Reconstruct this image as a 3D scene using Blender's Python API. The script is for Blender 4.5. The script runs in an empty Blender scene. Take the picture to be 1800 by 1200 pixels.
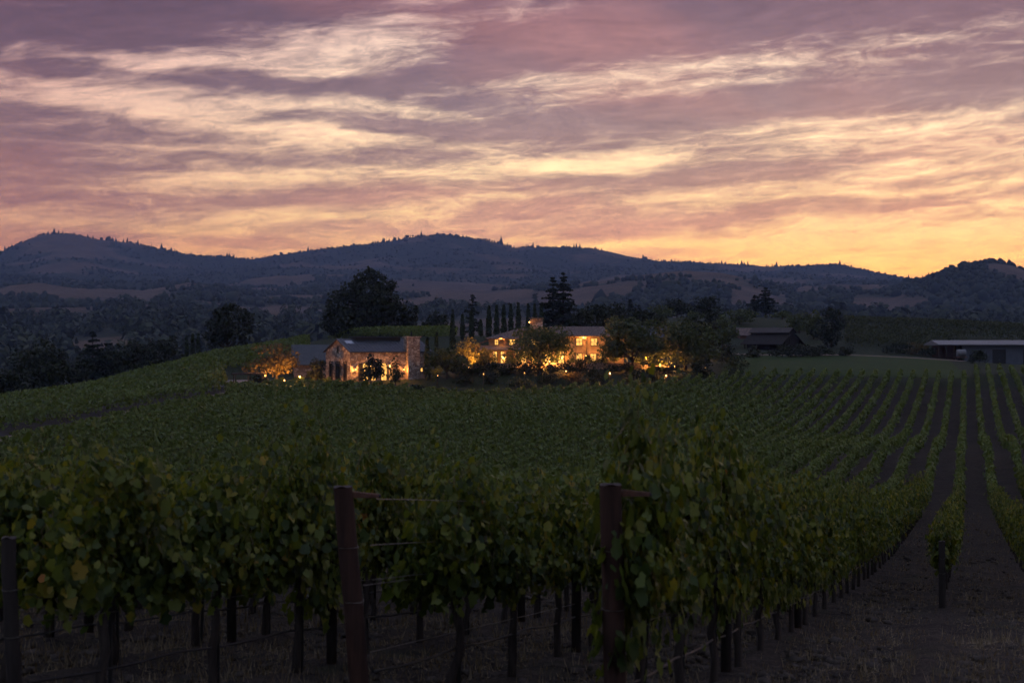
import bpy, math, random
import numpy as np
from mathutils import Vector, Matrix

random.seed(7)
rng = np.random.default_rng(11)
scene = bpy.context.scene
col = scene.collection
R = math.radians
EYE = 2.0          # eye height above the datum
F = 2500.0         # focal length in units of 1/1800 of the picture width (50 mm on 36 mm)


def lin(r, g, b):
    def f(c):
        c /= 255.0
        return c / 12.92 if c <= 0.04045 else ((c + 0.055) / 1.055) ** 2.4
    return (f(r), f(g), f(b), 1.0)


# ------------------------------------------------------------------ camera
cam = bpy.data.cameras.new('camera')
cam.lens = 50.0
cam.sensor_width = 36.0
cam.clip_start = 0.1
cam.clip_end = 30000.0
cam.dof.use_dof = True
cam.dof.focus_distance = 180.0
cam.dof.aperture_fstop = 4.0
cam_ob = bpy.data.objects.new('camera', cam)
cam_ob.location = (0, 0, EYE)
cam_ob.rotation_euler = (R(90), 0, 0)
col.objects.link(cam_ob)
scene.camera = cam_ob

# ------------------------------------------------------------------ view and sampling
scene.view_settings.view_transform = 'Standard'
scene.view_settings.look = 'None'
scene.view_settings.gamma = 1.0
scene.view_settings.exposure = 0.0
scene.view_settings.use_curve_mapping = False
cy = scene.cycles
cy.use_denoising = True
cy.use_adaptive_sampling = True
cy.adaptive_threshold = 0.03
cy.adaptive_min_samples = 12
cy.max_bounces = 6
cy.diffuse_bounces = 2
cy.glossy_bounces = 2
cy.transmission_bounces = 4
cy.volume_bounces = 0
cy.transparent_max_bounces = 8
cy.sample_clamp_indirect = 3.0
cy.caustics_reflective = False
cy.caustics_refractive = False

SUN_AZ = R(17.0)    # where the sun went down, right of the view axis
SUN_EL = R(1.0)


# ------------------------------------------------------------------ node helper
class NT:
    def __init__(self, tree):
        self.t = tree
        tree.nodes.clear()

    def n(self, kind, **kw):
        nd = self.t.nodes.new(kind)
        for k, v in kw.items():
            setattr(nd, k, v)
        return nd

    def link(self, a, b):
        self.t.links.new(a, b)

    def put(self, sock, v):
        if isinstance(v, bpy.types.NodeSocket):
            self.link(v, sock)
        else:
            sock.default_value = v

    def m(self, op, a, b=None, c=None, clamp=False):
        nd = self.n('ShaderNodeMath', operation=op, use_clamp=clamp)
        self.put(nd.inputs[0], a)
        if b is not None:
            self.put(nd.inputs[1], b)
        if c is not None:
            self.put(nd.inputs[2], c)
        return nd.outputs[0]

    def v(self, op, a, b=None):
        nd = self.n('ShaderNodeVectorMath', operation=op)
        self.put(nd.inputs[0], a)
        if b is not None:
            self.put(nd.inputs[1], b)
        return nd.outputs['Value'] if op in ('DOT_PRODUCT', 'LENGTH') else nd.outputs[0]

    def comb(self, x, y, z):
        nd = self.n('ShaderNodeCombineXYZ')
        for s, q in zip(nd.inputs, (x, y, z)):
            self.put(s, q)
        return nd.outputs[0]

    def mapping(self, vec, loc=(0, 0, 0), rot=(0, 0, 0), scale=(1, 1, 1), kind='POINT'):
        nd = self.n('ShaderNodeMapping', vector_type=kind)
        self.link(vec, nd.inputs[0])
        nd.inputs['Location'].default_value = loc
        nd.inputs['Rotation'].default_value = rot
        nd.inputs['Scale'].default_value = scale
        return nd.outputs[0]

    def noise(self, vec, scale=5, detail=4, rough=0.5, dist=0.0, color=False):
        nd = self.n('ShaderNodeTexNoise')
        if vec is not None:
            self.link(vec, nd.inputs['Vector'])
        nd.inputs['Scale'].default_value = scale
        nd.inputs['Detail'].default_value = detail
        nd.inputs['Roughness'].default_value = rough
        nd.inputs['Distortion'].default_value = dist
        return nd.outputs['Color' if color else 'Fac']

    def ramp(self, fac, stops, mode='LINEAR'):
        nd = self.n('ShaderNodeValToRGB')
        nd.color_ramp.interpolation = mode
        el = nd.color_ramp.elements
        while len(el) < len(stops):
            el.new(1.0)
        for e, (p, c) in zip(el, stops):
            e.position = p
            e.color = c if len(c) == 4 else (*c, 1)
        self.put(nd.inputs[0], fac)
        return nd.outputs[0]

    def mix(self, fac, a, b, mode='MIX'):
        nd = self.n('ShaderNodeMix', data_type='RGBA', blend_type=mode)
        self.put(nd.inputs[0], fac)
        self.put(nd.inputs[6], a)
        self.put(nd.inputs[7], b)
        return nd.outputs[2]

    def rng(self, x, a, b, c=0.0, d=1.0, smooth=False):
        nd = self.n('ShaderNodeMapRange', interpolation_type='SMOOTHSTEP' if smooth else 'LINEAR')
        self.put(nd.inputs[0], x)
        for i, q in enumerate((a, b, c, d)):
            nd.inputs[i + 1].default_value = q
        return nd.outputs[0]


# ------------------------------------------------------------------ dusk sky with cirrus
world = bpy.data.worlds.new('World')
scene.world = world
world.use_nodes = True
world.cycles.sampling_method = 'MANUAL'
world.cycles.sample_map_resolution = 1024
w = NT(world.node_tree)
D_ = w.n('ShaderNodeTexCoord').outputs['Generated']
sep = w.n('ShaderNodeSeparateXYZ')
w.link(D_, sep.inputs[0])
az = w.m('ARCTAN2', sep.outputs[0], sep.outputs[1])
el = w.m('ARCSINE', sep.outputs[2])
AE = w.comb(az, el, 0.0)
# wisps: noise stretched along the horizon, leaning a little up to the right
P0 = w.comb(w.m('MULTIPLY', az, 1.0), w.m('SUBTRACT', el, w.m('MULTIPLY', az, 0.06)), 0.0)
warp = w.v('SUBTRACT', w.noise(w.mapping(P0, scale=(3.2, 11, 1)), 1.0, 3, 0.5, color=True), (0.5, 0.5, 0.5))
P1 = w.v('ADD', P0, w.v('MULTIPLY', warp, (0.10, 0.035, 0)))
n1 = w.noise(w.mapping(P1, scale=(5.0, 30, 1), loc=(3.1, 1.7, 0)), 1.0, 4, 0.55, 0.3)
n2 = w.noise(w.mapping(P1, scale=(13, 95, 1), loc=(1.3, 8.7, 4)), 1.0, 5, 0.58, 0.6)
n3 = w.noise(w.mapping(P1, scale=(55, 210, 1), loc=(7.3, 2.7, 2), rot=(0, 0, 0.10)), 1.0, 5, 0.62, 0.8)
n4 = w.noise(w.mapping(P1, scale=(26, 88, 1), loc=(2.3, 5.1, 8)), 1.0, 6, 0.66, 1.3)
warp2 = w.v('SUBTRACT', w.noise(w.mapping(AE, scale=(9, 40, 1)), 1.0, 4, 0.6, color=True), (0.5, 0.5, 0.5))
AEw = w.v('ADD', AE, w.v('MULTIPLY', warp2, (0.055, 0.020, 0)))

# cloud masses (+) and bright breaks (-): azimuth, elevation, extents, lean, amount
BANKS = [
    (170, 40, 380, 62, 2, .80), (1080, 62, 430, 44, 7, .95), (760, 128, 170, 22, 10, .45), (1600, 0, 330, 40, 4, .75), (450, 150, 330, 17, -2, .50),
    (60, 245, 180, 62, -3, .80), (640, 210, 210, 15, -5, .55), (860, 180, 90, 16, 8, .45),
    (110, 345, 160, 22, -2, .45), (560, 343, 250, 15, 2, .55), (860, 225, 130, 22, 0, .45),
    (1180, 228, 300, 30, 5, .65), (1350, 300, 190, 17, 4, .75), (1080, 312, 170, 12, 3, .45),
    (1000, 362, 200, 18, 1, .55), (1250, 382, 330, 14, 8, .55), (1620, 350, 260, 7, 5, .50),
    (1600, 140, 270, 42, 5, .70), (1050, 190, 260, 22, 4, .45), (1300, 185, 240, 24, 3, .40), (1500, 260, 300, 16, 2, .25), (140, 120, 200, 14, 0, .3), (700, 280, 240, 13, 3, .35), (1770, 170, 120, 50, 0, .3), (1740, 60, 160, 26, 6, .35), (390, 420, 190, 13, 0, .40), (760, 395, 260, 12, 0, .35),
    (900, -80, 2600, 85, 0, .85),
    (620, 88, 130, 34, 7, -1.0), (270, 112, 110, 20, 3, -.75), (430, 112, 140, 20, 3, -.55),
    (260, 184, 210, 20, -1, -.95), (560, 183, 130, 13, 0, -.55), (740, 196, 110, 11, -6, -.65), (560, 236, 190, 13, -3, -.75),
    (420, 312, 170, 14, 5, -.75), (560, 376, 240, 13, 3, -.75), (250, 395, 180, 10, 0, -.45),
    (1230, 116, 110, 12, 3, -.40), (1720, 62, 120, 9, 6, -.25), (1530, 218, 280, 20, 2, -.65),
    (1010, 292, 190, 13, 3, -.70), (880, 352, 70, 10, 0, -.55), (1250, 350, 260, 9, 2, -.5),
    (1690, 432, 330, 44, 3, -1.7), (1200, 423, 240, 11, 0, -.7), (1700, 325, 260, 9, 2, -.5),
]
dens = None
for px, py, sx, sy, tilt, amp in BANKS:
    a0 = math.atan((px - 900) / F)
    e0 = math.atan((600 - py) / F * math.cos(a0))
    q = w.mapping(AEw, loc=(a0, e0, 0), rot=(0, 0, R(tilt)), scale=(sx / F, sy / F, 1), kind='TEXTURE')
    d2 = w.v('DOT_PRODUCT', q, q)
    g = w.m('MULTIPLY', w.m('POWER', 0.42, d2), amp)
    dens = g if dens is None else w.m('ADD', dens, g)
dens = w.m('ADD', w.m('MULTIPLY', dens, 0.60), 0.585)
dens = w.m('ADD', dens, w.m('MULTIPLY', w.m('SUBTRACT', n1, 0.5), 0.55))
dens = w.m('ADD', dens, w.m('MULTIPLY', w.m('SUBTRACT', n2, 0.5), 1.0))
dens = w.m('ADD', dens, w.m('MULTIPLY', w.m('SUBTRACT', n3, 0.5), 0.5))
dens = w.m('ADD', dens, w.m('MULTIPLY', w.m('SUBTRACT', n4, 0.5), 0.55))
cloud = w.rng(dens, 0.02, 0.98, 0, 1, smooth=True)

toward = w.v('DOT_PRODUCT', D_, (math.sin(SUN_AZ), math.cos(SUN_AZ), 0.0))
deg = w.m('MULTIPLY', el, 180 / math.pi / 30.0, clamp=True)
gap = w.ramp(deg, [(0.0, lin(252, 172, 76)), (.09, lin(254, 186, 96)), (.155, lin(253, 203, 134)), (.23, lin(253, 214, 160)),
                   (.31, lin(248, 216, 176)), (.38, lin(236, 206, 178)), (.45, lin(206, 174, 162)), (.62, lin(180, 168, 178)), (1.0, lin(156, 165, 188))])
cld = w.ramp(deg, [(0.0, lin(222, 140, 108)), (.09, lin(220, 148, 104)), (.155, lin(186, 134, 108)), (.23, lin(150, 118, 108)),
                   (.31, lin(126, 104, 106)), (.38, lin(110, 86, 95)), (.45, lin(92, 70, 85)), (.62, lin(122, 112, 128)), (1.0, lin(120, 128, 152))])
pinkn = w.noise(w.mapping(AEw, scale=(4, 14, 1), loc=(9.2, 4.4, 0)), 1.0, 2, 0.5)
cld = w.mix(w.rng(pinkn, .46, .68, 0, .55, smooth=True), cld, w.ramp(deg, [(0, lin(232, 150, 112)), (.16, lin(204, 142, 116)), (.3, lin(166, 118, 108)), (.42, lin(152, 102, 100)), (.6, lin(128, 108, 124)), (1, lin(118, 124, 152))]))
sky = w.mix(cloud, gap, cld)
# uneven thickness: fine streaks run through cloud and gap alike
thick = w.m('ADD', w.m('ADD', w.m('MULTIPLY', n2, .4), w.m('MULTIPLY', n3, .25)), w.m('MULTIPLY', n4, .35))
tone = w.m('ADD', 1.0, w.m('MULTIPLY', w.m('SUBTRACT', thick, .5), -1.9))
sky = w.mix(1.0, sky, w.comb(tone, tone, w.m('ADD', w.m('MULTIPLY', tone, .8), .2)), 'MULTIPLY')
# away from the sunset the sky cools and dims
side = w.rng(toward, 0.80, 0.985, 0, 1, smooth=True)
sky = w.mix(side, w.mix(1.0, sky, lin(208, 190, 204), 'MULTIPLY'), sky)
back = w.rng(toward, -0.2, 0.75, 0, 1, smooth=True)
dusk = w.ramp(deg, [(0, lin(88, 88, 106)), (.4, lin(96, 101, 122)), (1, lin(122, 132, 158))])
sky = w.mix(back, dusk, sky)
nish = w.n('ShaderNodeTexSky', sky_type='NISHITA', sun_disc=False)
nish.sun_elevation = SUN_EL
nish.sun_rotation = SUN_AZ
nish.altitude = 100
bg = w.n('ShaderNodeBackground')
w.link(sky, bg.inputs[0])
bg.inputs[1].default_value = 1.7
bg2 = w.n('ShaderNodeBackground')
w.link(nish.outputs[0], bg2.inputs[0])
bg2.inputs[1].default_value = 0.02
add = w.n('ShaderNodeAddShader')
w.link(bg.outputs[0], add.inputs[0])
w.link(bg2.outputs[0], add.inputs[1])
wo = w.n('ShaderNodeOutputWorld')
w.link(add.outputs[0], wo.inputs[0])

# ------------------------------------------------------------------ the last of the sun, a faint wide glow
sl = bpy.data.lights.new('sun', 'SUN')
sl.energy = 0.05
sl.angle = R(12)
sl.color = (1.0, 0.72, 0.48)
so = bpy.data.objects.new('sun', sl)
sd = Vector((math.sin(SUN_AZ) * math.cos(R(6)), math.cos(SUN_AZ) * math.cos(R(6)), math.sin(R(6))))
so.rotation_euler = sd.to_track_quat('Z', 'Y').to_euler()
so.location = sd * 300
col.objects.link(so)


# ------------------------------------------------------------------ materials
def mat(name, build):
    mt = bpy.data.materials.new(name)
    mt.use_nodes = True
    t = NT(mt.node_tree)
    out = t.n('ShaderNodeOutputMaterial')
    sh = build(t)
    t.link(sh, out.inputs[0])
    return mt


def principled(t, color, rough=0.7, metal=0.0, spec=0.4, bump=None, bs=0.3, bd=0.02):
    p = t.n('ShaderNodeBsdfPrincipled')
    t.put(p.inputs['Base Color'], color)
    t.put(p.inputs['Roughness'], rough)
    p.inputs['Metallic'].default_value = metal
    p.inputs['Specular IOR Level'].default_value = spec
    if bump is not None:
        b = t.n('ShaderNodeBump')
        b.inputs['Strength'].default_value = bs
        b.inputs['Distance'].default_value = bd
        t.link(bump, b.inputs['Height'])
        t.link(b.outputs[0], p.inputs['Normal'])
    return p.outputs[0]


def obco(t):
    return t.n('ShaderNodeTexCoord').outputs['Object']


def rough_mat(name, c1, c2, scale=3.0, rough=0.8, bs=0.4, bd=0.02, spec=0.3, metal=0.0, stretch=(1, 1, 1)):
    def b(t):
        v = t.mapping(obco(t), scale=stretch)
        n = t.noise(v, scale, 6, 0.6)
        f = t.noise(v, scale * 6, 4, 0.6)
        c = t.mix(t.rng(n, .3, .7), (*c1, 1), (*c2, 1))
        return principled(t, c, rough, metal, spec, t.m('ADD', n, t.m('MULTIPLY', f, .5)), bs, bd)
    return mat(name, b)


def leaf_mat(name, stops, trans=0.35, rough=0.45, spec=0.4):
    """foliage: each leaf (mesh island) takes its own tone"""
    def b(t):
        g = t.n('ShaderNodeNewGeometry')
        oi = t.n('ShaderNodeObjectInfo')
        r = t.m('FRACT', t.m('ADD', g.outputs['Random Per Island'], t.m('MULTIPLY', oi.outputs['Random'], 7.31)))
        n = t.noise(g.outputs['Position'], 0.7, 3, 0.6)
        f = t.m('ADD', t.m('MULTIPLY', r, .85), t.m('MULTIPLY', t.m('SUBTRACT', n, .42), .7), clamp=True)
        c = t.ramp(f, [(p, (*k, 1)) for p, k in stops])
        p = t.n('ShaderNodeBsdfPrincipled')
        t.link(c, p.inputs['Base Color'])
        p.inputs['Roughness'].default_value = rough
        p.inputs['Specular IOR Level'].default_value = spec
        tr = t.n('ShaderNodeBsdfTranslucent')
        t.link(t.mix(1.0, c, (1.35, 1.25, .55, 1), 'MULTIPLY'), tr.inputs[0])
        mx = t.n('ShaderNodeMixShader')
        mx.inputs[0].default_value = trans
        t.link(p.outputs[0], mx.inputs[1])
        t.link(tr.outputs[0], mx.inputs[2])
        return mx.outputs[0]
    return mat(name, b)


def glow_mat(name, color, strength, vary=False):
    def b(t):
        e = t.n('ShaderNodeEmission')
        if vary:   # a lit room seen through a pane: uneven warm light
            n = t.noise(obco(t), 2.3, 3, .6)
            t.link(t.mix(t.rng(n, .35, .7), (*[c * .45 for c in color], 1), (*color, 1)), e.inputs[0])
        else:
            e.inputs[0].default_value = (*color, 1)
        e.inputs[1].default_value = strength
        return e.outputs[0]
    return mat(name, b)


M = {}
M['vine_leaf'] = leaf_mat('vine_leaf', [(0, (.026, .046, .016)), (.35, (.068, .096, .018)), (.70, (.13, .155, .022)), (.90, (.21, .195, .026)), (.97, (.27, .18, .022)), (1, (.29, .11, .015))], .42, .5, .28)
M['vine_far'] = leaf_mat('vine_far', [(0, (.088, .122, .028)), (.4, (.104, .138, .030)), (.75, (.125, .156, .033)), (1, (.16, .175, .038))], .25, .55, .3)
M['oak_leaf'] = leaf_mat('oak_leaf', [(0, (.012, .016, .010)), (.6, (.024, .031, .015)), (1, (.042, .048, .021))], .1, .6, .2)
M['olive_leaf'] = leaf_mat('olive_leaf', [(0, (.04, .055, .024)), (.6, (.075, .09, .034)), (1, (.12, .125, .045))], .3, .6, .25)
M['conifer_leaf'] = leaf_mat('conifer_leaf', [(0, (.016, .022, .018)), (.6, (.028, .038, .028)), (1, (.045, .055, .035))], .1, .7, .15)
M['cypress_leaf'] = leaf_mat('cypress_leaf', [(0, (.018, .026, .014)), (.6, (.034, .045, .02)), (1, (.05, .06, .026))], .1, .7, .15)
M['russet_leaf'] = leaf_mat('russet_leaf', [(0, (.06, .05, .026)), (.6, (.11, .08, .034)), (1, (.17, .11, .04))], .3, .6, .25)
M['lamplit_leaf'] = leaf_mat('lamplit_leaf', [(0, (.10, .085, .03)), (.6, (.19, .16, .045)), (1, (.30, .23, .06))], .3, .6, .25)  # lighter olive leaf, the gold of the uplight put into its colour
M['shrub_leaf'] = leaf_mat('shrub_leaf', [(0, (.03, .04, .02)), (.6, (.06, .07, .03)), (1, (.10, .10, .035))], .25, .6, .25)
M['wood_leaf'] = leaf_mat('wood_leaf', [(0, (.016, .020, .014)), (.6, (.032, .038, .022)), (1, (.056, .058, .03))], .0, .8, .1)
M['scrub_leaf'] = leaf_mat('scrub_leaf', [(0, (.026, .032, .021)), (.6, (.05, .058, .034)), (1, (.085, .085, .045))], .0, .8, .1)
M['bark'] = rough_mat('bark', (.028, .021, .016), (.07, .052, .038), 9, .9, .8, .02, .2, stretch=(1, 1, .25))
M['vine_bark'] = rough_mat('vine_bark', (.022, .017, .014), (.065, .048, .038), 22, .95, 1.0, .01, .2, stretch=(1, 1, .22))
M['cane'] = rough_mat('cane', (.09, .055, .025), (.16, .11, .05), 14, .6, .3, .004)
M['red_post'] = rough_mat('red_post', (.020, .010, .007), (.066, .029, .018), 16, .85, .9, .008, .25, stretch=(1, 1, .12))
M['end_grain'] = rough_mat('end_grain', (.045, .032, .027), (.10, .075, .065), 30, .9, .8, .006, .2)
M['dark_post'] = rough_mat('dark_post', (.018, .014, .012), (.045, .034, .028), 18, .9, .8, .008, .2, stretch=(1, 1, .15))
M['rust'] = rough_mat('rust', (.05, .018, .010), (.14, .055, .028), 30, .75, .5, .004, .4)
M['wire'] = rough_mat('wire', (.14, .12, .10), (.24, .21, .18), 40, .5, .1, .001, .5, .9)
M['hose'] = rough_mat('hose', (.010, .010, .010), (.022, .021, .020), 20, .5, .1, .001)
M['dry_grass'] = leaf_mat('dry_grass', [(0, (.10, .072, .046)), (.6, (.20, .155, .10)), (1, (.30, .24, .16))], .2, .8, .1)


ROW_ = math.radians(17.74)


def ground_build(t):
    co = obco(t)
    a = t.n('ShaderNodeAttribute', attribute_name='cover').outputs['Fac']
    n = t.noise(co, .35, 6, .6)
    f = t.noise(co, 6.5, 6, .65)
    g = t.noise(co, 28, 5, .7)
    soil = t.mix(t.rng(t.m('ADD', t.m('MULTIPLY', f, .6), t.m('MULTIPLY', n, .5)), .38, .72), (.018, .0145, .012, 1), (.062, .048, .040, 1))
    soil = t.mix(t.rng(t.noise(t.mapping(co, rot=(0, 0, ROW_), scale=(1.0, 2.6, 1)), 1.6, 5, .7), .40, .62), t.mix(1.0, soil, (.42, .42, .42, 1), 'MULTIPLY'), t.mix(1.0, soil, (1.35, 1.3, 1.2, 1), 'MULTIPLY'))
    soil = t.mix(t.rng(g, .52, .70), soil, (.125, .10, .08, 1))
    soil = t.mix(t.rng(t.noise(co, 1.1, 5, .7), .56, .74), soil, (.050, .052, .026, 1))
    grass = t.mix(t.rng(f, .35, .65), (.016, .024, .011, 1), (.03, .042, .018, 1))
    c = t.mix(a, soil, grass)
    h = t.m('ADD', t.m('ADD', t.m('MULTIPLY', f, .9), t.m('MULTIPLY', g, .35)), t.m('MULTIPLY', n, 1.0))
    return principled(t, c, .95, 0, .15, h, .9, .10)


M['ground'] = mat('ground', ground_build)


def hills_build(t):
    co = obco(t)
    a = t.n('ShaderNodeAttribute', attribute_name='cover').outputs['Fac']
    n = t.noise(co, .012, 7, .65)
    f = t.noise(co, .06, 5, .6)
    grass = t.mix(t.rng(n, .35, .65), (.075, .052, .036, 1), (.135, .09, .06, 1))
    wood = t.mix(t.rng(f, .35, .65), (.018, .024, .015, 1), (.045, .046, .025, 1))
    k = t.rng(t.m('ADD', a, t.m('MULTIPLY', t.m('SUBTRACT', f, .5), .7)), .42, .58)
    return principled(t, t.mix(k, grass, wood), .95, 0, .1, t.m('ADD', f, n), .8, 8.0)


M['hills'] = mat('hills', hills_build)


def stone_build(t):
    co = t.mapping(obco(t), scale=(1, 1, 1.6))
    vo = t.n('ShaderNodeTexVoronoi', feature='F1')
    t.link(co, vo.inputs['Vector'])
    vo.inputs['Scale'].default_value = 2.0
    ve = t.n('ShaderNodeTexVoronoi', feature='DISTANCE_TO_EDGE')
    t.link(co, ve.inputs['Vector'])
    ve.inputs['Scale'].default_value = 2.0
    hs = t.n('ShaderNodeSeparateXYZ')
    t.link(vo.outputs['Color'], hs.inputs[0])
    c = t.ramp(hs.outputs[0], [(0, (.22, .14, .10, 1)), (.4, (.36, .25, .19, 1)), (.75, (.46, .34, .26, 1)), (1, (.56, .44, .35, 1))])
    e = t.rng(ve.outputs['Distance'], 0, .09)
    c = t.mix(e, (.12, .085, .065, 1), c)
    return principled(t, c, .9, 0, .2, t.m('ADD', e, t.m('MULTIPLY', t.noise(co, 14, 4, .6), .4)), .8, .06)


M['stone'] = mat('stone', stone_build)
M['render_wall'] = rough_mat('render_wall', (.24, .15, .085), (.33, .21, .12), 1.4, .9, .3, .02)
M['shade_timber'] = rough_mat('shade_timber', (.05, .036, .026), (.10, .07, .05), 6, .8, .4, .01, stretch=(1, 1, .3))
M['seam_roof'] = rough_mat('seam_roof', (.034, .037, .045), (.056, .060, .070), 1.0, .5, .15, .01, .5)


def tile_build(t):
    co = obco(t)
    sx = t.n('ShaderNodeSeparateXYZ')
    t.link(co, sx.inputs[0])
    wv = t.m('ABSOLUTE', t.m('SINE', t.m('MULTIPLY', sx.outputs[0], math.pi / .28)))
    n = t.noise(t.mapping(co, scale=(3.4, 2.2, 2.2)), 1.0, 3, .6)
    c = t.ramp(n, [(.3, (.075, .055, .05, 1)), (.5, (.14, .098, .085, 1)), (.7, (.21, .15, .125, 1))])
    return principled(t, c, .85, 0, .2, wv, .8, .05)


M['tile_roof'] = mat('tile_roof', tile_build)
M['pale_roof'] = rough_mat('pale_roof', (.13, .125, .13), (.19, .18, .18), 1.0, .6, .2, .01, .4)
M['blue_wall'] = rough_mat('blue_wall', (.075, .08, .095), (.11, .115, .13), 1.0, .8, .2, .01)
M['dark_barn'] = rough_mat('dark_barn', (.012, .010, .009), (.028, .022, .019), 3.0, .9, .4, .02, stretch=(1, 1, .2))
M['brick_wall'] = rough_mat('brick_wall', (.10, .05, .038), (.18, .095, .07), 5.0, .9, .5, .02)
M['iron'] = rough_mat('iron', (.012, .011, .010), (.03, .026, .022), 8, .5, .2, .004, .5, .4)
M['gravel_road'] = rough_mat('gravel_road', (.15, .112, .085), (.24, .18, .135), .9, .95, .6, .03, .1)
M['asphalt'] = rough_mat('asphalt', (.10, .10, .11), (.15, .15, .16), 5, .8, .4, .01)
M['weathered'] = rough_mat('weathered', (.042, .033, .030), (.075, .062, .056), 2, .8, .4, .01)
M['lawn'] = rough_mat('lawn', (.020, .040, .010), (.034, .056, .014), .22, .95, .5, .05, .1)
M['terrace'] = rough_mat('terrace', (.10, .075, .055), (.16, .12, .09), 2.0, .85, .3, .01)
M['window_glow'] = glow_mat('window_glow', (1.0, .50, .11), 2.1, True)
M['window_dim'] = glow_mat('window_dim', (1.0, .42, .12), 1.0, True)
M['bulb'] = glow_mat('bulb', (1.0, .46, .11), 14.0)
M['bulb_small'] = glow_mat('bulb_small', (1.0, .42, .10), 3.5)


def glass_build(t):
    return principled(t, (.012, .013, .016, 1), .08, 0, .6)


M['dark_glass'] = mat('dark_glass', glass_build)
M['skylight'] = mat('skylight', lambda t: principled(t, (.35, .38, .42, 1), .12, 0, .8))


# ------------------------------------------------------------------ mesh helpers
def np_mesh(name, verts, faces, material=None, smooth=False, attr=None):
    """faces: int array (n, k), all of one size"""
    verts = np.asarray(verts, dtype=np.float32).reshape(-1, 3)
    faces = np.asarray(faces, dtype=np.int32)
    me = bpy.data.meshes.new(name)
    n, k = faces.shape
    me.vertices.add(len(verts))
    me.vertices.foreach_set('co', verts.ravel())
    me.loops.add(n * k)
    me.loops.foreach_set('vertex_index', faces.ravel())
    me.polygons.add(n)
    me.polygons.foreach_set('loop_start', np.arange(0, n * k, k, dtype=np.int32))
    if smooth:
        me.polygons.foreach_set('use_smooth', np.ones(n, dtype=bool))
    if attr is not None:
        at_ = me.attributes.new(attr[0], 'FLOAT', 'POINT')
        at_.data.foreach_set('value', np.asarray(attr[1], dtype=np.float32).ravel())
    me.update(calc_edges=True)
    if material is not None:
        me.materials.append(material)
    return me


class MB:
    def __init__(self):
        self.v, self.f = [], []

    def poly(self, pts, faces):
        b = len(self.v)
        self.v += [tuple(p) for p in pts]
        self.f += [tuple(b + i for i in f) for f in faces]
        return self

    def box(self, x0, x1, y0, y1, z0, z1):
        return self.poly([(x0, y0, z0), (x1, y0, z0), (x1, y1, z0), (x0, y1, z0), (x0, y0, z1), (x1, y0, z1), (x1, y1, z1), (x0, y1, z1)],
                         [(0, 3, 2, 1), (4, 5, 6, 7), (0, 1, 5, 4), (1, 2, 6, 5), (2, 3, 7, 6), (3, 0, 4, 7)])

    def prism(self, prof, d0, d1, axis='x'):
        """prof: (a, z) outline extruded along the axis"""
        n = len(prof)
        pts = [((d, a, z) if axis == 'x' else (a, d, z)) for d in (d0, d1) for a, z in prof]
        fs = [tuple(range(n))[::-1], tuple(range(n, 2 * n))] + [(i, (i + 1) % n, n + (i + 1) % n, n + i) for i in range(n)]
        return self.poly(pts, fs)

    def tube(self, path, rad, sides=6, cap=True):
        path = [Vector(p) for p in path]
        rad = [rad] * len(path) if not hasattr(rad, '__len__') else rad
        b = len(self.v)
        for i, p in enumerate(path):
            d = (path[min(i + 1, len(path) - 1)] - path[max(i - 1, 0)]).normalized()
            u = d.cross(Vector((0.13, 0.31, 0.94)) if abs(d.z) < .9 else Vector((1, 0.1, 0))).normalized()
            v_ = d.cross(u)
            for s in range(sides):
                a = 2 * math.pi * s / sides
                self.v.append(tuple(p + (u * math.cos(a) + v_ * math.sin(a)) * rad[i]))
        for i in range(len(path) - 1):
            for s in range(sides):
                s2 = (s + 1) % sides
                self.f.append((b + i * sides + s, b + i * sides + s2, b + (i + 1) * sides + s2, b + (i + 1) * sides + s))
        if cap:
            self.f.append(tuple(b + s for s in range(sides))[::-1])
            self.f.append(tuple(b + (len(path) - 1) * sides + s for s in range(sides)))
        return self

    def mesh(self, name, material, smooth=False):
        me = bpy.data.meshes.new(name)
        me.from_pydata(self.v, [], self.f)
        if smooth:
            me.polygons.foreach_set('use_smooth', [True] * len(me.polygons))
        me.update()
        me.materials.append(material)
        return me

    def build(self, name, material, parent=None, smooth=False):
        return link(name, self.mesh(name, material, smooth), parent)


def link(name, data, parent=None, loc=None):
    o = bpy.data.objects.new(name, data)
    col.objects.link(o)
    if parent is not None:
        o.parent = parent
    if loc is not None:
        o.location = loc
    return o


def tag(o, label=None, cat=None, group=None, kind=None):
    if label:
        o['label'] = label
    if cat:
        o['category'] = cat
    if group:
        o['group'] = group
    if kind:
        o['kind'] = kind
    return o


def thing(name, label, cat, loc, rz=0.0, group=None):
    o = bpy.data.objects.new(name, None)
    col.objects.link(o)
    o.empty_display_size = .2
    o.location = loc
    o.rotation_euler = (0, 0, rz)
    return tag(o, label, cat, group)


# ------------------------------------------------------------------ noise for land forms
_perm = np.random.default_rng(5).random((256, 256))


def vnoise(x, y):
    xi, yi = np.floor(x).astype(int), np.floor(y).astype(int)
    fx, fy = x - xi, y - yi
    fx, fy = fx * fx * (3 - 2 * fx), fy * fy * (3 - 2 * fy)
    p = lambda a, b: _perm[a & 255, b & 255]
    return (p(xi, yi) * (1 - fx) + p(xi + 1, yi) * fx) * (1 - fy) + (p(xi, yi + 1) * (1 - fx) + p(xi + 1, yi + 1) * fx) * fy


def fbm(x, y, o=5, g=.5):
    s, a, t = 0, 1, 0
    for i in range(o):
        s = s + a * vnoise(x * 2 ** i + 17.3 * i, y * 2 ** i + 9.1 * i)
        t += a
        a *= g
    return s / t


# ------------------------------------------------------------------ near land: a smooth surface through surveyed heights
def world(px, d, z):
    return ((px - 900) / F * d, d, z + EYE)


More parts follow.
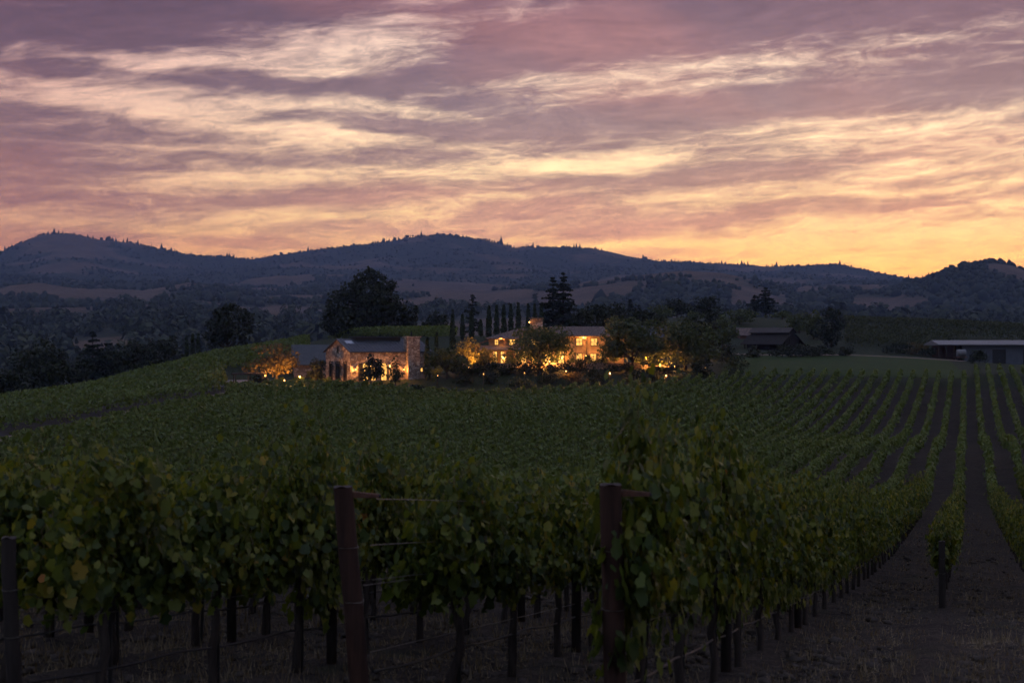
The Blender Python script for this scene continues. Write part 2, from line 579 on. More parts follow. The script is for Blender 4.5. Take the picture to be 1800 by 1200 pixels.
ROW = R(17.74)
rd = np.array([math.sin(ROW), math.cos(ROW)])       # along the vine rows
rn = np.array([-math.cos(ROW), math.sin(ROW)])      # across them, to the west
PTS = []
for t_, z_ in [(-40, .3), (-15, -1.0), (0, -1.95), (9, -2.68), (13, -3.12), (19, -3.85), (34, -5.5), (57, -7.5), (95, -9.0), (140, -9.9), (172, -8.7), (200, -6.9)]:
    for l_ in (-22, -8, 2.1, 12, 26):
        if t_ > 90 and l_ > 12:
            continue
        p_ = rd * t_ + rn * l_
        PTS.append((p_[0], p_[1], z_ - .012 * (l_ - 2.1) * min(1, max(0, t_ + 10) / 20)))
for px, py, d in [(100, 0, 60), (500, 0, 60)]:
    PTS.append(((px - 900) / F * d, d, -8.4))
for px, z, d in [(800, -11.0, 100), (800, -10.7, 140), (800, -9.3, 180), (800, -7.9, 212), (1150, -9.8, 140), (1150, -8.6, 180), (1150, -6.9, 210),
                 (450, -11.2, 100), (450, -10.2, 140), (480, -8.6, 180), (100, -11.6, 95), (-200, -11, 100), (-200, -9.5, 140),
                 (0, -9.3, 130), (250, -8.1, 165), (400, -7.2, 195), (0, -8.6, 186), (230, -6.6, 230), (440, -2.6, 272), (330, -4.4, 250),
                 (-250, -10.5, 170), (-600, -12, 170), (-300, -20, 300), (0, -19, 300), (230, -17, 320), (440, -13, 350), (120, -15, 240),
                 (560, -6.1, 216), (660, -6.0, 216), (740, -6.0, 218), (700, -5.9, 232), (600, -5.0, 240), (470, -5.7, 222), (430, -6.6, 206),
                 (800, -5.6, 222), (960, -5.5, 222), (1100, -5.5, 222), (1200, -5.6, 222), (880, -3.8, 232), (960, -3.8, 232), (1050, -3.8, 232), (960, -3.5, 248), (1050, -3.5, 248), (1150, -3.7, 236),
                 (850, -.4, 262), (950, -.3, 262), (560, .0, 300), (700, .5, 300), (780, .6, 300), (640, -9, 360),
                 (1310, -5.0, 216), (1500, -5.2, 214), (1690, -5.6, 212), (1310, -2.8, 270), (1500, -2.9, 270), (1680, -3.6, 270),
                 (1720, -4.1, 290), (1900, -4.4, 290), (1800, -5.2, 230), (2100, -5.5, 230), (2000, -8.5, 150), (2000, -8, 90),
                 (1340, -1.8, 300), (1500, -1.2, 300), (1650, -1.6, 310), (1500, 4.8, 380), (1650, 4.0, 380), (1800, 2.8, 380), (1950, 2.0, 380),
                 (1330, 6.5, 390), (1150, 6.0, 380), (1000, 4.0, 360), (1330, -2, 470), (1600, -4, 470), (1000, -5, 460), (1900, -5, 470), (2300, -6, 380),
                 (200, -22, 470), (700, -18, 470), (-400, -24, 470)]:
    PTS.append(((px - 900) / F * d, d, z))
for a in range(60, 301, 30):
    for r_ in (60, 300, 700):
        PTS.append((math.sin(R(a)) * r_, math.cos(R(a)) * r_, -1.0 - r_ * .012))
for px in (-2500, -800, 200, 900, 1600, 2600, 4000):
    a_ = math.atan((px - 900) / F)
    PTS.append((math.sin(a_) * 640, math.cos(a_) * 640, -26))
PTS = np.array(PTS)
_S = 100.0


def _tps(r2):
    return np.where(r2 > 1e-12, .5 * r2 * np.log(np.maximum(r2, 1e-12)), 0)


_P = PTS[:, :2] / _S
_n = len(_P)
_A = np.zeros((_n + 3, _n + 3))
_A[:_n, :_n] = _tps(((_P[:, None] - _P[None]) ** 2).sum(-1)) + np.eye(_n) * 2e-4
_A[:_n, _n] = 1
_A[:_n, _n + 1:] = _P
_A[_n:, :_n] = _A[:_n, _n:].T
_W = np.linalg.solve(_A, np.r_[PTS[:, 2], 0, 0, 0])


def gz(x, y):
    """ground height"""
    q = np.stack([np.ravel(x), np.ravel(y)], 1) / _S
    out = np.empty(len(q))
    for i in range(0, len(q), 20000):
        c = q[i:i + 20000]
        out[i:i + 20000] = _tps(((c[:, None] - _P[None]) ** 2).sum(-1)) @ _W[:_n] + _W[_n] + c @ _W[_n + 1:]
    rr = np.hypot(q[:, 0], q[:, 1]) * _S
    k = np.clip((rr - 520) / 120, 0, 1)
    k = k * k * (3 - 2 * k)
    out = out * (1 - k) + -26 * k
    return out.reshape(np.shape(x)) + EYE


def gz1(x, y):
    return float(gz(np.array([x]), np.array([y]))[0])


def spot(px, d):
    x = (px - 900) / F * d
    return (x, d, gz1(x, d))


def polar(rs, az):
    rr, aa = np.meshgrid(rs, az, indexing='ij')
    x, y = rr * np.sin(aa), rr * np.cos(aa)
    nr, na = rr.shape
    i, j = np.meshgrid(np.arange(nr - 1), np.arange(na), indexing='ij')
    j2 = (j + 1) % na
    f = np.stack([i * na + j, i * na + j2, (i + 1) * na + j2, (i + 1) * na + j], -1).reshape(-1, 4)[:, ::-1]
    return x, y, f


AZ = np.concatenate([np.linspace(-26, 26, 330), np.linspace(26.5, 60, 40), np.linspace(63, 297, 60), np.linspace(300, 333.5, 40)])
AZ = np.radians(AZ)
rs = np.concatenate([[0.05], np.geomspace(1.2, 660, 300)])
gx, gy, gf = polar(rs, AZ)
gzz = gz(gx, gy)
gzz += (fbm(gx * 1.3 + 50, gy * 1.3 + 80, 4) - .5) * .16 * np.clip(1 - np.hypot(gx, gy) / 140, 0, 1)
gt, gl = gx * rd[0] + gy * rd[1], gx * rn[0] + gy * rn[1]
lane = (gl - .40) / 1.77 - np.round((gl - .40) / 1.77)      # -0.5 .. 0.5 across a row spacing
fade = np.clip(1 - np.hypot(gx, gy) / 120, 0, 1) * (gt > 9)
for s_ in (-.30, .30):                                      # wheel ruts either side of the lane middle
    gzz -= .045 * np.exp(-((np.abs(lane) - .5 + .19) / .06) ** 2) * fade * .5
gzz += .05 * np.exp(-(lane / .10) ** 2) * fade               # soil drawn up under the vines
cover = np.clip((np.hypot(gx, gy) - 203) / 8, 0, 1) * .9
ground = link('ground', np_mesh('ground', np.stack([gx, gy, gzz], -1), gf, M['ground'], True, ('cover', cover)))
tag(ground, 'bare brown vineyard soil with dry grass between the rows', None, None, 'structure')

# ------------------------------------------------------------------ far land: foothills and the ridge
LAYERS = [
    (600, [(0, 700), (1800, 700)]),
    (760, [(-600, 640), (0, 645), (300, 640), (600, 630), (1800, 630)]),
    (1000, [(-600, 600), (0, 606), (120, 600), (220, 590), (300, 586), (380, 592), (450, 586), (560, 590), (900, 585), (1800, 592)]),
    (1500, [(-600, 560), (0, 556), (120, 553), (220, 545), (300, 543), (400, 556), (520, 558), (600, 555), (900, 552), (1200, 545), (1500, 556), (1640, 560), (1700, 556), (1800, 562), (2400, 550)]),
    (2200, [(-600, 500), (0, 514), (60, 505), (130, 514), (250, 520), (330, 505), (450, 525), (560, 520), (700, 522), (850, 520), (1000, 510), (1060, 500), (1130, 488), (1200, 485), (1270, 488), (1330, 502), (1400, 520), (1480, 512), (1560, 512), (1590, 504), (1630, 492), (1660, 481), (1700, 468), (1740, 462), (1780, 469), (1810, 481), (1900, 498), (2400, 480)]),
    (2600, [(-600, 500), (0, 506), (330, 503), (600, 510), (1000, 506), (1200, 495), (1400, 508), (1500, 510), (1600, 506), (1700, 490), (1740, 486), (1800, 495), (2400, 490)]),
    (3100, [(-600, 480), (0, 490), (300, 495), (600, 490), (900, 492), (1200, 490), (1400, 498), (1500, 505), (1600, 503), (1740, 498), (1900, 496), (2400, 470)]),
    (3700, [(-600, 460), (0, 470), (100, 455), (300, 480), (600, 470), (800, 462), (1000, 475), (1200, 482), (1450, 492), (1600, 506), (1800, 510), (2400, 480)]),
    (4500, [(-900, 430), (-300, 455), (0, 446), (30, 430), (70, 415), (130, 413), (160, 422), (230, 429), (300, 444), (340, 452), (400, 455), (440, 459), (500, 450), (560, 441), (620, 434), (680, 428), (720, 419), (780, 414), (830, 420), (870, 429), (900, 438), (950, 437), (1000, 436), (1050, 440), (1100, 451), (1160, 462), (1230, 465), (1300, 469), (1350, 473), (1420, 471), (1470, 467), (1510, 473), (1560, 485), (1610, 496), (1700, 505), (2000, 470), (2800, 440)]),
    (4900, [(-900, 480), (2800, 500)]),
    (5300, [(-900, 570), (2800, 570)]),
]
LR = np.log(np.array([l[0] for l in LAYERS], float))


def hz(x, y):
    r_ = np.hypot(x, y)
    a = np.arctan2(x, y)
    ac = np.clip(a, -R(50), R(50))
    px = 900 + F * np.tan(ac)
    zs = np.stack([(600 - np.interp(px, [q[0] for q in pr], [q[1] for q in pr])) / F * r * np.cos(ac) for r, pr in LAYERS])
    lr = np.log(np.clip(r_, 600, 5300))
    k = np.clip(np.searchsorted(LR, lr) - 1, 0, len(LR) - 2)
    f = (lr - LR[k]) / (LR[k + 1] - LR[k])
    f = f * f * (3 - 2 * f) * .6 + f * .4
    z = np.take_along_axis(zs, k[None], 0)[0] * (1 - f) + np.take_along_axis(zs, k[None] + 1, 0)[0] * f
    rid = 1 - np.abs(2 * fbm(x / 420 + 3, y / 420 + 7, 5, .55) - 1)
    amp = r_ * .010 * np.clip((r_ - 650) / 500, 0, 1) * np.where(r_ > 4100, np.clip((4550 - r_) / 450, 0.12, 1), 1) * np.where((r_ > 1950) & (r_ < 2700) & (px > 1560), .25, 1)
    return z + (rid - .78) * amp * 1.6 + EYE


MEADOW = [(110, 3900, 90, 500), (200, 1980, 130, 190), (60, 2080, 80, 120), (500, 1480, 90, 180), (560, 1950, 90, 130), (780, 2500, 120, 500), (850, 1900, 120, 160),
          (1180, 2130, 140, 90), (1480, 2300, 90, 250), (1560, 1750, 70, 120), (1670, 1480, 70, 80), (1000, 1800, 90, 120), (1780, 2050, 40, 90), (330, 2130, 40, 70), (180, 880, 50, 60),
          (1330, 1700, 70, 120), (1080, 2700, 60, 200), (300, 1500, 40, 60), (700, 1750, 60, 80)]


def woods(x, y):
    r_ = np.hypot(x, y)
    px = 900 + F * np.tan(np.clip(np.arctan2(x, y), -R(50), R(50)))
    d = np.full(np.shape(x), .72) + (fbm(x / 150, y / 150, 4) - .5) * 1.7
    for mx, mr, sx, sr in MEADOW:
        d = d - (.72 if mr > 3000 else 1.0) * np.exp(-((px - mx) / sx) ** 2 - ((r_ - mr) / sr) ** 2)
    return d


hr = np.geomspace(600, 5300, 260)
hx, hy, hf = polar(hr, AZ)
hzz = hz(hx, hy)
hills = link('hills', np_mesh('hills', np.stack([hx, hy, hzz], -1), hf, M['hills'], True, ('cover', np.clip(woods(hx, hy), 0, 1))))
tag(hills, 'dusky wooded hills with golden meadows behind the estate', None, None, 'structure')


# ------------------------------------------------------------------ foliage helpers
def unit(v):
    return v / np.maximum(np.linalg.norm(v, axis=-1, keepdims=True), 1e-9)


def frames(nrm, tip):
    nrm = unit(nrm)
    t = unit(tip - (tip * nrm).sum(-1, keepdims=True) * nrm)
    return np.cross(t, nrm), t, nrm


def clumps(cen, nrm, size, g, drop=.0, jitter=.35):
    """one ragged four-sided leaf spray per centre"""
    n = len(cen)
    tip = g.normal(size=(n, 3)) + np.array([0, 0, -drop])
    u, t, k = frames(nrm, tip)
    base = np.array([[-.5, -.5], [.5, -.42], [.42, .5], [-.35, .55]])
    c = base[None] + g.normal(size=(n, 4, 2)) * jitter * .5
    lift = g.normal(size=(n, 4, 1)) * .18
    s = size[:, None, None]
    v = cen[:, None] + s * (c[..., :1] * u[:, None] + c[..., 1:] * t[:, None] + lift * k[:, None])
    f = np.arange(n * 4).reshape(n, 4)
    return v.reshape(-1, 3), f


def lobes_points(lobes, n, g, shell=.55, flat=1.0):
    lob = np.array(lobes)      # x y z rx ry rz
    vol = lob[:, 3] * lob[:, 4] + lob[:, 3] * lob[:, 5]
    i = g.choice(len(lob), n, p=vol / vol.sum())
    d = unit(g.normal(size=(n, 3)))
    r = shell + (1 - shell) * g.random(n) ** .6
    r *= 1 + .16 * g.normal(size=n) * (g.random(n) < .35)
    c = lob[i, :3] + d * lob[i, 3:] * r[:, None]
    return c, d


# ------------------------------------------------------------------ woods on the far hills, read as one mass
def icosa():
    p = (1 + 5 ** .5) / 2
    v = np.array([(-1, p, 0), (1, p, 0), (-1, -p, 0), (1, -p, 0), (0, -1, p), (0, 1, p), (0, -1, -p), (0, 1, -p), (p, 0, -1), (p, 0, 1), (-p, 0, -1), (-p, 0, 1)], float)
    f = np.array([(0, 11, 5), (0, 5, 1), (0, 1, 7), (0, 7, 10), (0, 10, 11), (1, 5, 9), (5, 11, 4), (11, 10, 2), (10, 7, 6), (7, 1, 8), (3, 9, 4), (3, 4, 2), (3, 2, 6), (3, 6, 8), (3, 8, 9), (4, 9, 5), (2, 4, 11), (6, 2, 10), (8, 6, 7), (9, 8, 1)])
    return unit(v), f


def far_woods():
    g = np.random.default_rng(21)
    n = 60000
    px = g.uniform(-250, 2050, n)
    r_ = np.exp(g.uniform(math.log(1500), math.log(4580), n))
    a = np.arctan((px - 900) / F)
    x, y = r_ * np.sin(a), r_ * np.cos(a)
    k = woods(x, y) + g.normal(size=n) * .05 > np.where(r_ > 4300, .42, .52)
    x, y, r_ = x[k][:22500], y[k][:22500], r_[k][:22500]
    # skyline trees
    m = 1700
    pa = np.arctan((g.uniform(-200, 1640, m) - 900) / F)
    rr = g.uniform(4440, 4540, m)
    pb = np.arctan((g.uniform(1600, 1990, 170) - 900) / F)
    rb = g.uniform(2170, 2240, 170)
    xs, ys = np.r_[rr * np.sin(pa), rb * np.sin(pb)], np.r_[rr * np.cos(pa), rb * np.cos(pb)]
    nv, nf = icosa()
    n0 = len(x)
    X, Y = np.r_[x, xs], np.r_[y, ys]
    N = len(X)
    Z = hz(X, Y)
    h = np.exp(g.normal(size=N) * .30) * np.where(np.hypot(X, Y) > 2900, 4.4, np.where(np.hypot(X, Y) > 1850, 5.0, 6.5))
    wd = h * g.uniform(.36, .62, N)
    tall = np.zeros(N, bool)
    tall[n0:] = g.random(N - n0) < .22
    clump = fbm(X[n0:] / 60, Y[n0:] / 60, 2)
    h[n0:] *= .55 + 1.0 * np.clip((clump - .35) * 2.6, 0, 1)
    h[tall] *= 2.0
    h[n0:n0 + m] *= 1.25
    h[n0 + m:] *= .7
    wd[tall] = h[tall] * .24
    P = nv[None] * (1 + g.normal(size=(N, 12, 1)) * .22)
    P = P * np.stack([wd, wd, h * .55], -1)[:, None]
    zz = (P[..., 2] / (h[:, None] * .55) + 1) / 2
    tp = np.where(tall[:, None], np.clip(1.25 - 1.15 * zz, .08, 1.2), 1)
    P[..., :2] *= tp[..., None]
    P = P + np.stack([X, Y, Z + h * .36], -1)[:, None]
    f = (nf[None] + (np.arange(N) * 12)[:, None, None]).reshape(-1, 3)
    o = link('hillside_woods', np_mesh('hillside_woods', P.reshape(-1, 3), f, M['wood_leaf']))
    tag(o, 'far dark woodland covering the hills and ridge', None, None, 'stuff')
    # nearer foothill trees, leafier
    n = 9000
    px = g.uniform(-250, 2050, n)
    r_ = np.exp(g.uniform(math.log(700), math.log(1560), n))
    a = np.arctan((px - 900) / F)
    x, y = r_ * np.sin(a), r_ * np.cos(a)
    k = woods(x, y) + g.normal(size=n) * .05 > .62
    x, y = x[k][:2500], y[k][:2500]
    N = len(x)
    z = hz(x, y)
    h = np.exp(g.normal(size=N) * .28) * 9.0
    con = g.random(N) < .18
    wd = h * np.where(con, .22, g.uniform(.42, .62, N))
    q = 40
    d = unit(g.normal(size=(N, q, 3)))
    rad = .6 + .4 * g.random((N, q, 1))
    P = d * rad
    P[..., :2] *= np.where(con[:, None, None], np.clip(.62 - .6 * P[..., 2:], .05, 1.2), 1)
    C = P * np.stack([wd, wd, h * .5], -1)[:, None] + np.stack([x, y, z + h * .45], -1)[:, None]
    v, f = clumps(C.reshape(-1, 3), d.reshape(-1, 3), np.repeat(h * .20, q) * g.uniform(.7, 1.3, N * q), g)
    o = link('foothill_woods', np_mesh('foothill_woods', v, f, M['scrub_leaf']))
    tag(o, 'dark scrub and oak woods on the nearer foothills', None, None, 'stuff')


far_woods()


# ------------------------------------------------------------------ trees
def limb_mesh(h, w_, th, r0, g, lobes, lean=0):
    b = MB()
    top = Vector((lean, 0, h * .62))
    pts = [Vector((0, 0, -.4)), Vector((lean * .2, g.normal() * .05 * r0, th * .5)), Vector((lean * .5, 0, th)), top]
    b.tube(pts, [r0 * 1.35, r0, r0 * .85, r0 * .25], 7)
    for L in list(lobes)[:9]:
        s = pts[2].lerp(top, g.random() * .6)
        e = Vector(L[:3])
        mid = s.lerp(e, .5) + Vector((0, 0, -.05 * h + g.normal() * .03 * h))
        b.tube([s, mid, e], [r0 * .5, r0 * .3, r0 * .08], 5, False)
    return b


def broad_lobes(w_, h, th, g, n=16, top=.5):
    """crown of overlapping lobes filling w x (h - th), uneven outline"""
    out = []
    ch = h - th
    for i in range(n):
        a = g.uniform(0, 2 * math.pi)
        u = g.random()
        z = th + ch * (.10 + .74 * u)
        lim = math.sqrt(max(.05, 1 - ((z - th) / ch - .42) ** 2 / .42))
        r_ = w_ * .5 * lim * math.sqrt(g.random()) * .92
        s = w_ * g.uniform(.17, .27) * (1.1 - .3 * u)
        out.append((r_ * math.cos(a), r_ * math.sin(a), z, s, s, min(s, ch * .3) * g.uniform(.65, .9)))
    out.append((0, 0, th + ch * .45, w_ * .30, w_ * .30, ch * .34))
    out.append((w_ * .05 * g.normal(), 0, h - ch * .16, w_ * .17, w_ * .17, ch * .17))
    return out


def place_tree(name, label, cat, px, d, h, w_, mtl, th=None, seed=1, leaf=.34, dens=1.0, group=None, sink=0.0, lobes=None, trunk_r=None, nl=16, top=None, zbase=None):
    g = np.random.default_rng(seed)
    loc = spot(px, d)
    if zbase is not None:
        loc = (loc[0], loc[1], zbase)
    if top is not None:
        h = (600 - top) / F * d + EYE - loc[2] + sink
    loc = (loc[0], loc[1], loc[2] - sink)
    root = thing(name, label, cat, loc, 0, group)
    th = h * .22 if th is None else th
    lb = broad_lobes(w_, h, th, g, nl) if lobes is None else lobes
    n = int(dens * 8.5 * w_ * (h - th) / leaf ** 2 * .55)
    c, nr = lobes_points(lb, n, g)
    keep = c[:, 2] > th * .55
    c, nr = c[keep], nr[keep]
    v, f = clumps(c, nr + g.normal(size=nr.shape) * .7, leaf * g.uniform(.6, 1.35, len(c)), g, .4)
    link('crown', np_mesh('crown', v, f, M[mtl]), root)
    limb_mesh(h, w_, th, trunk_r or max(.09, w_ * .028), g, lb).build('trunk', M['bark'], root, True)
    return root


def cypress(label, px, d, top, w_, seed, group):
    g = np.random.default_rng(seed)
    h = (600 - top) / F * d + EYE - spot(px, d)[2] - .25
    root = thing('cypress_tree', label, 'cypress', spot(px, d), 0, group)
    n = int(520 * h / 7)
    u = g.random(n)
    prof = np.interp(u, [0, .06, .25, .55, .85, 1], [.55, .85, 1, .82, .42, .06]) * w_ / 2
    a = g.uniform(0, 2 * math.pi, n)
    r_ = prof * g.uniform(.55, 1.08, n)
    c = np.stack([r_ * np.cos(a), r_ * np.sin(a), .25 + u * h], -1)
    nr = np.stack([np.cos(a), np.sin(a), .35 + 0 * a], -1)
    v, f = clumps(c, nr + g.normal(size=nr.shape) * .35, g.uniform(.22, .42, n), g)
    link('crown', np_mesh('crown', v, f, M['cypress_leaf']), root)
    MB().tube([(0, 0, -.4), (0, 0, h * .5), (0, 0, h * .9)], [.16, .10, .03], 6).build('trunk', M['bark'], root, True)
    return root


def conifer(name, label, px, d, h, w_, seed, tiers=17, mtl='conifer_leaf', ragged=.25, thin=1.0, group=None, base=.1, top=None):
    """tiers of drooping boughs with hanging sprays"""
    if top is not None:
        h = (600 - top) / F * d + EYE - spot(px, d)[2]
    g = np.random.default_rng(seed)
    root = thing(name, label, 'conifer', spot(px, d), 0, group)
    tb = MB().tube([(0, 0, -.4), (0, 0, h * .5), (0, 0, h)], [w_ * .035 + .08, w_ * .025, .03], 7)
    cs, ns, ss = [], [], []
    for i in range(tiers):
        u = base + (1 - base) * (i + g.random() * .6) / tiers
        z0 = h * u
        ln = w_ * .5 * (1 - u) ** .75 * (.62 + .38 * min(1, (u - base) / .14 + .25))
        for b in range(int(7 * thin) + 2):
            a = g.uniform(0, 2 * math.pi)
            L = max(.25, ln * g.uniform(1 - ragged * 1.8, 1 + ragged))
            dr = np.array([math.cos(a), math.sin(a), 0])
            rise = g.uniform(-.12, .18)
            p1 = dr * L + np.array([0, 0, z0 + L * rise])
            tb.tube([(0, 0, z0), tuple(dr * L * .5 + np.array([0, 0, z0 + L * (rise * .5 + .06)])), tuple(p1)], [.06, .04, .015], 3, False)
            m = max(5, int(L * 15 * thin))
            s = g.random(m) ** .7
            side = np.array([-dr[1], dr[0], 0])
            c = np.array([0, 0, z0]) + s[:, None] * (dr * L)[None] + np.stack([0 * s, 0 * s, s * L * rise + .06 * L * np.sin(s * math.pi) - .14 * g.random(m)], -1) + side[None] * (g.normal(size=m) * .22 * L * (1.1 - s))[:, None]
            cs.append(c)
            ns.append(np.tile([0, 0, 1.0], (m, 1)) + g.normal(size=(m, 3)) * .45)
            ss.append(g.uniform(.25, .55, m))
    v, f = clumps(np.concatenate(cs), np.concatenate(ns), np.concatenate(ss), g, .5)
    link('crown', np_mesh('crown', v, f, M[mtl]), root)
    tb.build('trunk', M['bark'], root, True)
    return root


# tall oaks and dark trees standing round the estate
def oak(label, px, d, h, w_, seed, **kw):
    return place_tree('oak_tree', label, 'tree', px, d, h, w_, kw.pop('mtl', 'oak_leaf'), seed=seed, **kw)


def lobed(px0, d, spec, sink=0.):
    """lobes given as picture offsets (px, py) and radius in px at distance d, relative to the trunk base"""
    x0, y0, z0 = spot(px0, d)
    g = np.random.default_rng(int(px0))
    out = []
    for px, py, r_ in spec:
        s = r_ * d / F
        out.append(((px - px0) / F * d, g.normal() * s * .7, (600 - py) / F * d + EYE - z0, s, s * 1.05, s * .82))
    return out


big = lobed(648, 305, [(640, 492, 20), (660, 490, 17), (675, 508, 20), (620, 515, 24), (645, 520, 30), (600, 535, 26), (585, 555, 20), (575, 572, 12), (680, 535, 28), (655, 550, 40), (700, 548, 22), (718, 560, 17), (728, 545, 9), (705, 572, 22), (620, 565, 30), (590, 575, 20), (660, 575, 35), (595, 520, 14), (650, 478, 9), (626, 500, 12), (690, 500, 9)])
oak('giant dark oak towering behind the stone barn roof', 648, 305, 15, 20, 31, lobes=big, th=1.0, leaf=.42, dens=1.25, trunk_r=.6)
ol = lobed(400, 275, [(405, 545, 15), (392, 552, 14), (420, 552, 15), (432, 562, 14), (438, 580, 10), (375, 572, 14), (368, 590, 11), (400, 570, 20), (420, 585, 18), (385, 595, 16), (412, 540, 9), (372, 605, 10), (440, 555, 8), (395, 588, 16), (428, 598, 10)])
oak('open-crowned dark oak on the left vineyard ridge beside three cypresses', 400, 275, 9, 10, 32, lobes=ol, th=1.5, leaf=.36, dens=.95, trunk_r=.4)
for i, (px, d, h, wd, lab) in enumerate([
        (40, 232, 612, 12.0, 'low dark tree at the left picture edge below the pine'), (80, 240, 593, 12.5, 'broad dark oak beside the pine on the left slope'),
        (8, 225, 648, 9.0, 'outermost low dark tree at the left edge of the vineyard'),
        (205, 262, 604, 7.5, 'round dark oak right of the pine on the left slope'), (232, 268, 597, 9.0, 'bushy dark oak in the middle of the left tree line'),
        (272, 300, 592, 9.0, 'far round oak left of the three cypresses'), (300, 310, 590, 7.0, 'dark oak just left of the three slim cypresses'),
        (140, 245, 622, 6.0, 'short dark tree in front of the left pine'), (185, 262, 618, 5, 'small dark tree right at the foot of the left pine')]):
    oak(lab, px, d, 0, wd, 40 + i, top=h, leaf=.36, dens=.95, th=2.0, group='dark trees along the left slope', sink=.8)
conifer('pine_tree', 'broad dark pine rising over the left tree line', 163, 258, 0, 8.2, 55, 17, ragged=.35, base=.12, top=577)
for i, (px, d, h, lab) in enumerate([(328, 276, 590, 'first of three slim cypresses on the left ridge, farthest from the oak'), (338.5, 277, 588, 'middle one of three slim cypresses on the left ridge'), (348.5, 277, 587, 'slim cypress on the left ridge nearest the open oak')]):
    cypress(lab, px, d, h, .95, 60 + i, 'three cypresses on the left ridge')
# cypress line behind the villa
CYP = [(795.5, 250, 545.5, 1.05), (813, 268, 553, .9), (829, 268, 544, 1.05), (845, 275, 562, .9), (859.5, 268, 537, 1.2), (873, 268, 537, 1.15), (885.5, 268, 536, 1.1), (898, 268, 534.5, 1.05), (911, 268, 533, 1.15), (928.5, 268, 534, .95), (940, 268, 534, .9), (952, 268, 533, 1.05)]
ORD = ['first', 'second', 'third', 'fourth', 'fifth', 'sixth', 'seventh', 'eighth', 'ninth', 'tenth', 'eleventh', 'twelfth']
for i, (px, d, h, wd) in enumerate(CYP):
    cypress('%s cypress from the left in the line behind the villa' % ORD[i], px, d, h, wd, 70 + i, 'cypress line behind the villa')
cypress('slim cypress at the right corner of the stone barn', 751, 219, 595, 1.0, 90, 'cypresses beside the stone barn')
cypress('short cypress between the stone barn and the lit villa trees', 767.5, 240, 585, .75, 91, 'cypresses beside the stone barn')
conifer('cedar_tree', 'taller cedar with layered boughs behind the villa chimney', 990, 300, 12.2, 8.6, 100, 20, ragged=.32, base=.02, top=478)
conifer('cedar_tree', 'left twin of the two cedars behind the villa', 972, 303, 11.4, 7.6, 101, 18, ragged=.35, base=.02, top=485)
conifer('pine_tree', 'thin open pine fading behind the cypress line', 830, 330, 11.0, 6.0, 102, 15, ragged=.4, thin=.5, base=.2, top=515)
conifer('pine_tree', 'small dark fir poking above the trees behind the villa', 1108, 330, 6.4, 4.2, 103, 13, ragged=.3, top=524)
conifer('cedar_tree', 'flat-topped cedar on the ridge right of the villa', 1346, 392, 9.5, 8.0, 104, 11, ragged=.45, base=.15, top=504)
conifer('pine_tree', 'low spreading pine left of the ridge cedar', 1326, 396, 6.5, 5.0, 105, 9, ragged=.45, base=.2, top=517)
for i, (px, d, h, wd, lab, mt) in enumerate([
        (770, 318, 543, 5.2, 'small round oak between the giant oak and the cypress line', 'oak_leaf'), (752, 316, 556, 4.5, 'low dark bush right of the giant oak', 'oak_leaf'),
        (1020, 285, 540, 6.0, 'dark oak right behind the villa roof beside the cedars', 'oak_leaf'), (1048, 292, 533, 8.0, 'wide dark oak above the villa roof', 'oak_leaf'),
        (1082, 300, 530, 7.5, 'dark oak over the right end of the villa roof', 'oak_leaf'), (1120, 310, 536, 7.0, 'dim oak behind the big trees right of the villa', 'oak_leaf'),
        (1160, 330, 534, 7.0, 'dusky tree behind the hidden outbuilding roof', 'olive_leaf'), (1190, 372, 523, 7.5, 'round tree on the hilltop behind the villa trees', 'oak_leaf'),
        (1240, 380, 521, 8.0, 'broad low tree on the hilltop left of the ridge cedar', 'oak_leaf'), (1215, 330, 546, 6.0, 'soft green tree below the hilltop', 'olive_leaf'),
        (1270, 300, 552, 7.0, 'dusky round tree left of the dark barn', 'olive_leaf'), (1300, 345, 543, 7.5, 'pale tree behind the dark barn', 'olive_leaf'),
        (1240, 255, 560, 5.5, 'tall dark tree beside the two big garden trees', 'oak_leaf'), (1375, 372, 546, 7.0, 'low tree on the ridge right of the cedar', 'olive_leaf'),
        (1430, 318, 545, 6.0, 'pale bushy tree between dark barn and dark round tree', 'olive_leaf'), (1462, 300, 537, 7.0, 'dark upright tree right of the dark barn', 'oak_leaf'),
        (1145, 290, 546, 5.0, 'dark tree just left of the hidden outbuilding roof', 'oak_leaf'), (1256, 330, 541, 5.5, 'dim bush under the hilltop trees', 'oak_leaf'),
        (1405, 330, 551, 6.5, 'low pale bush behind the dark barn roof', 'olive_leaf')]):
    oak(lab, px, d, 0, wd, 120 + i, top=h, leaf=.36, dens=.8, mtl=mt, th=.8, group='trees behind the villa', sink=.4)

# garden trees about the houses
gt = lambda lab, px, d, h, wd, s, mt='olive_leaf', **kw: place_tree(kw.pop('name', 'garden_tree'), lab, 'tree', px, d, h, wd, mt, seed=s, **kw)
gt('great round garden tree right of the villa', 1112, 226, 8.6, 9.4, 150, leaf=.3, th=1.4, nl=26, dens=1.6, top=556)
gt('widest garden tree right of the villa, with lit ground below', 1205, 228, 7.9, 10.4, 151, leaf=.3, th=1.4, nl=26, dens=1.6, top=566)
gt('large tree before the villa with lamps glowing through it', 948, 225, 7.4, 9.8, 152, leaf=.26, th=1.2, dens=.95, nl=22, top=571)
gt('brightly uplit small tree left of the villa porch', 826, 226, 4.6, 6.0, 153, 'lamplit_leaf', leaf=.24, th=1.0, dens=.7, top=592)
gt('round green tree between the stone barn and the villa', 786, 221, 4.4, 5.6, 154, leaf=.26, th=.8, top=609)
gt('small uplit tree at the garden edge below the round tree', 769, 216, 2.0, 2.0, 155, leaf=.16, th=.7, dens=.6, top=643)
gt('russet leafy tree over lamplight left of the stone barn', 486, 214, 5.3, 8.0, 156, 'russet_leaf', leaf=.26, th=1.5, nl=20, dens=.8, top=603)
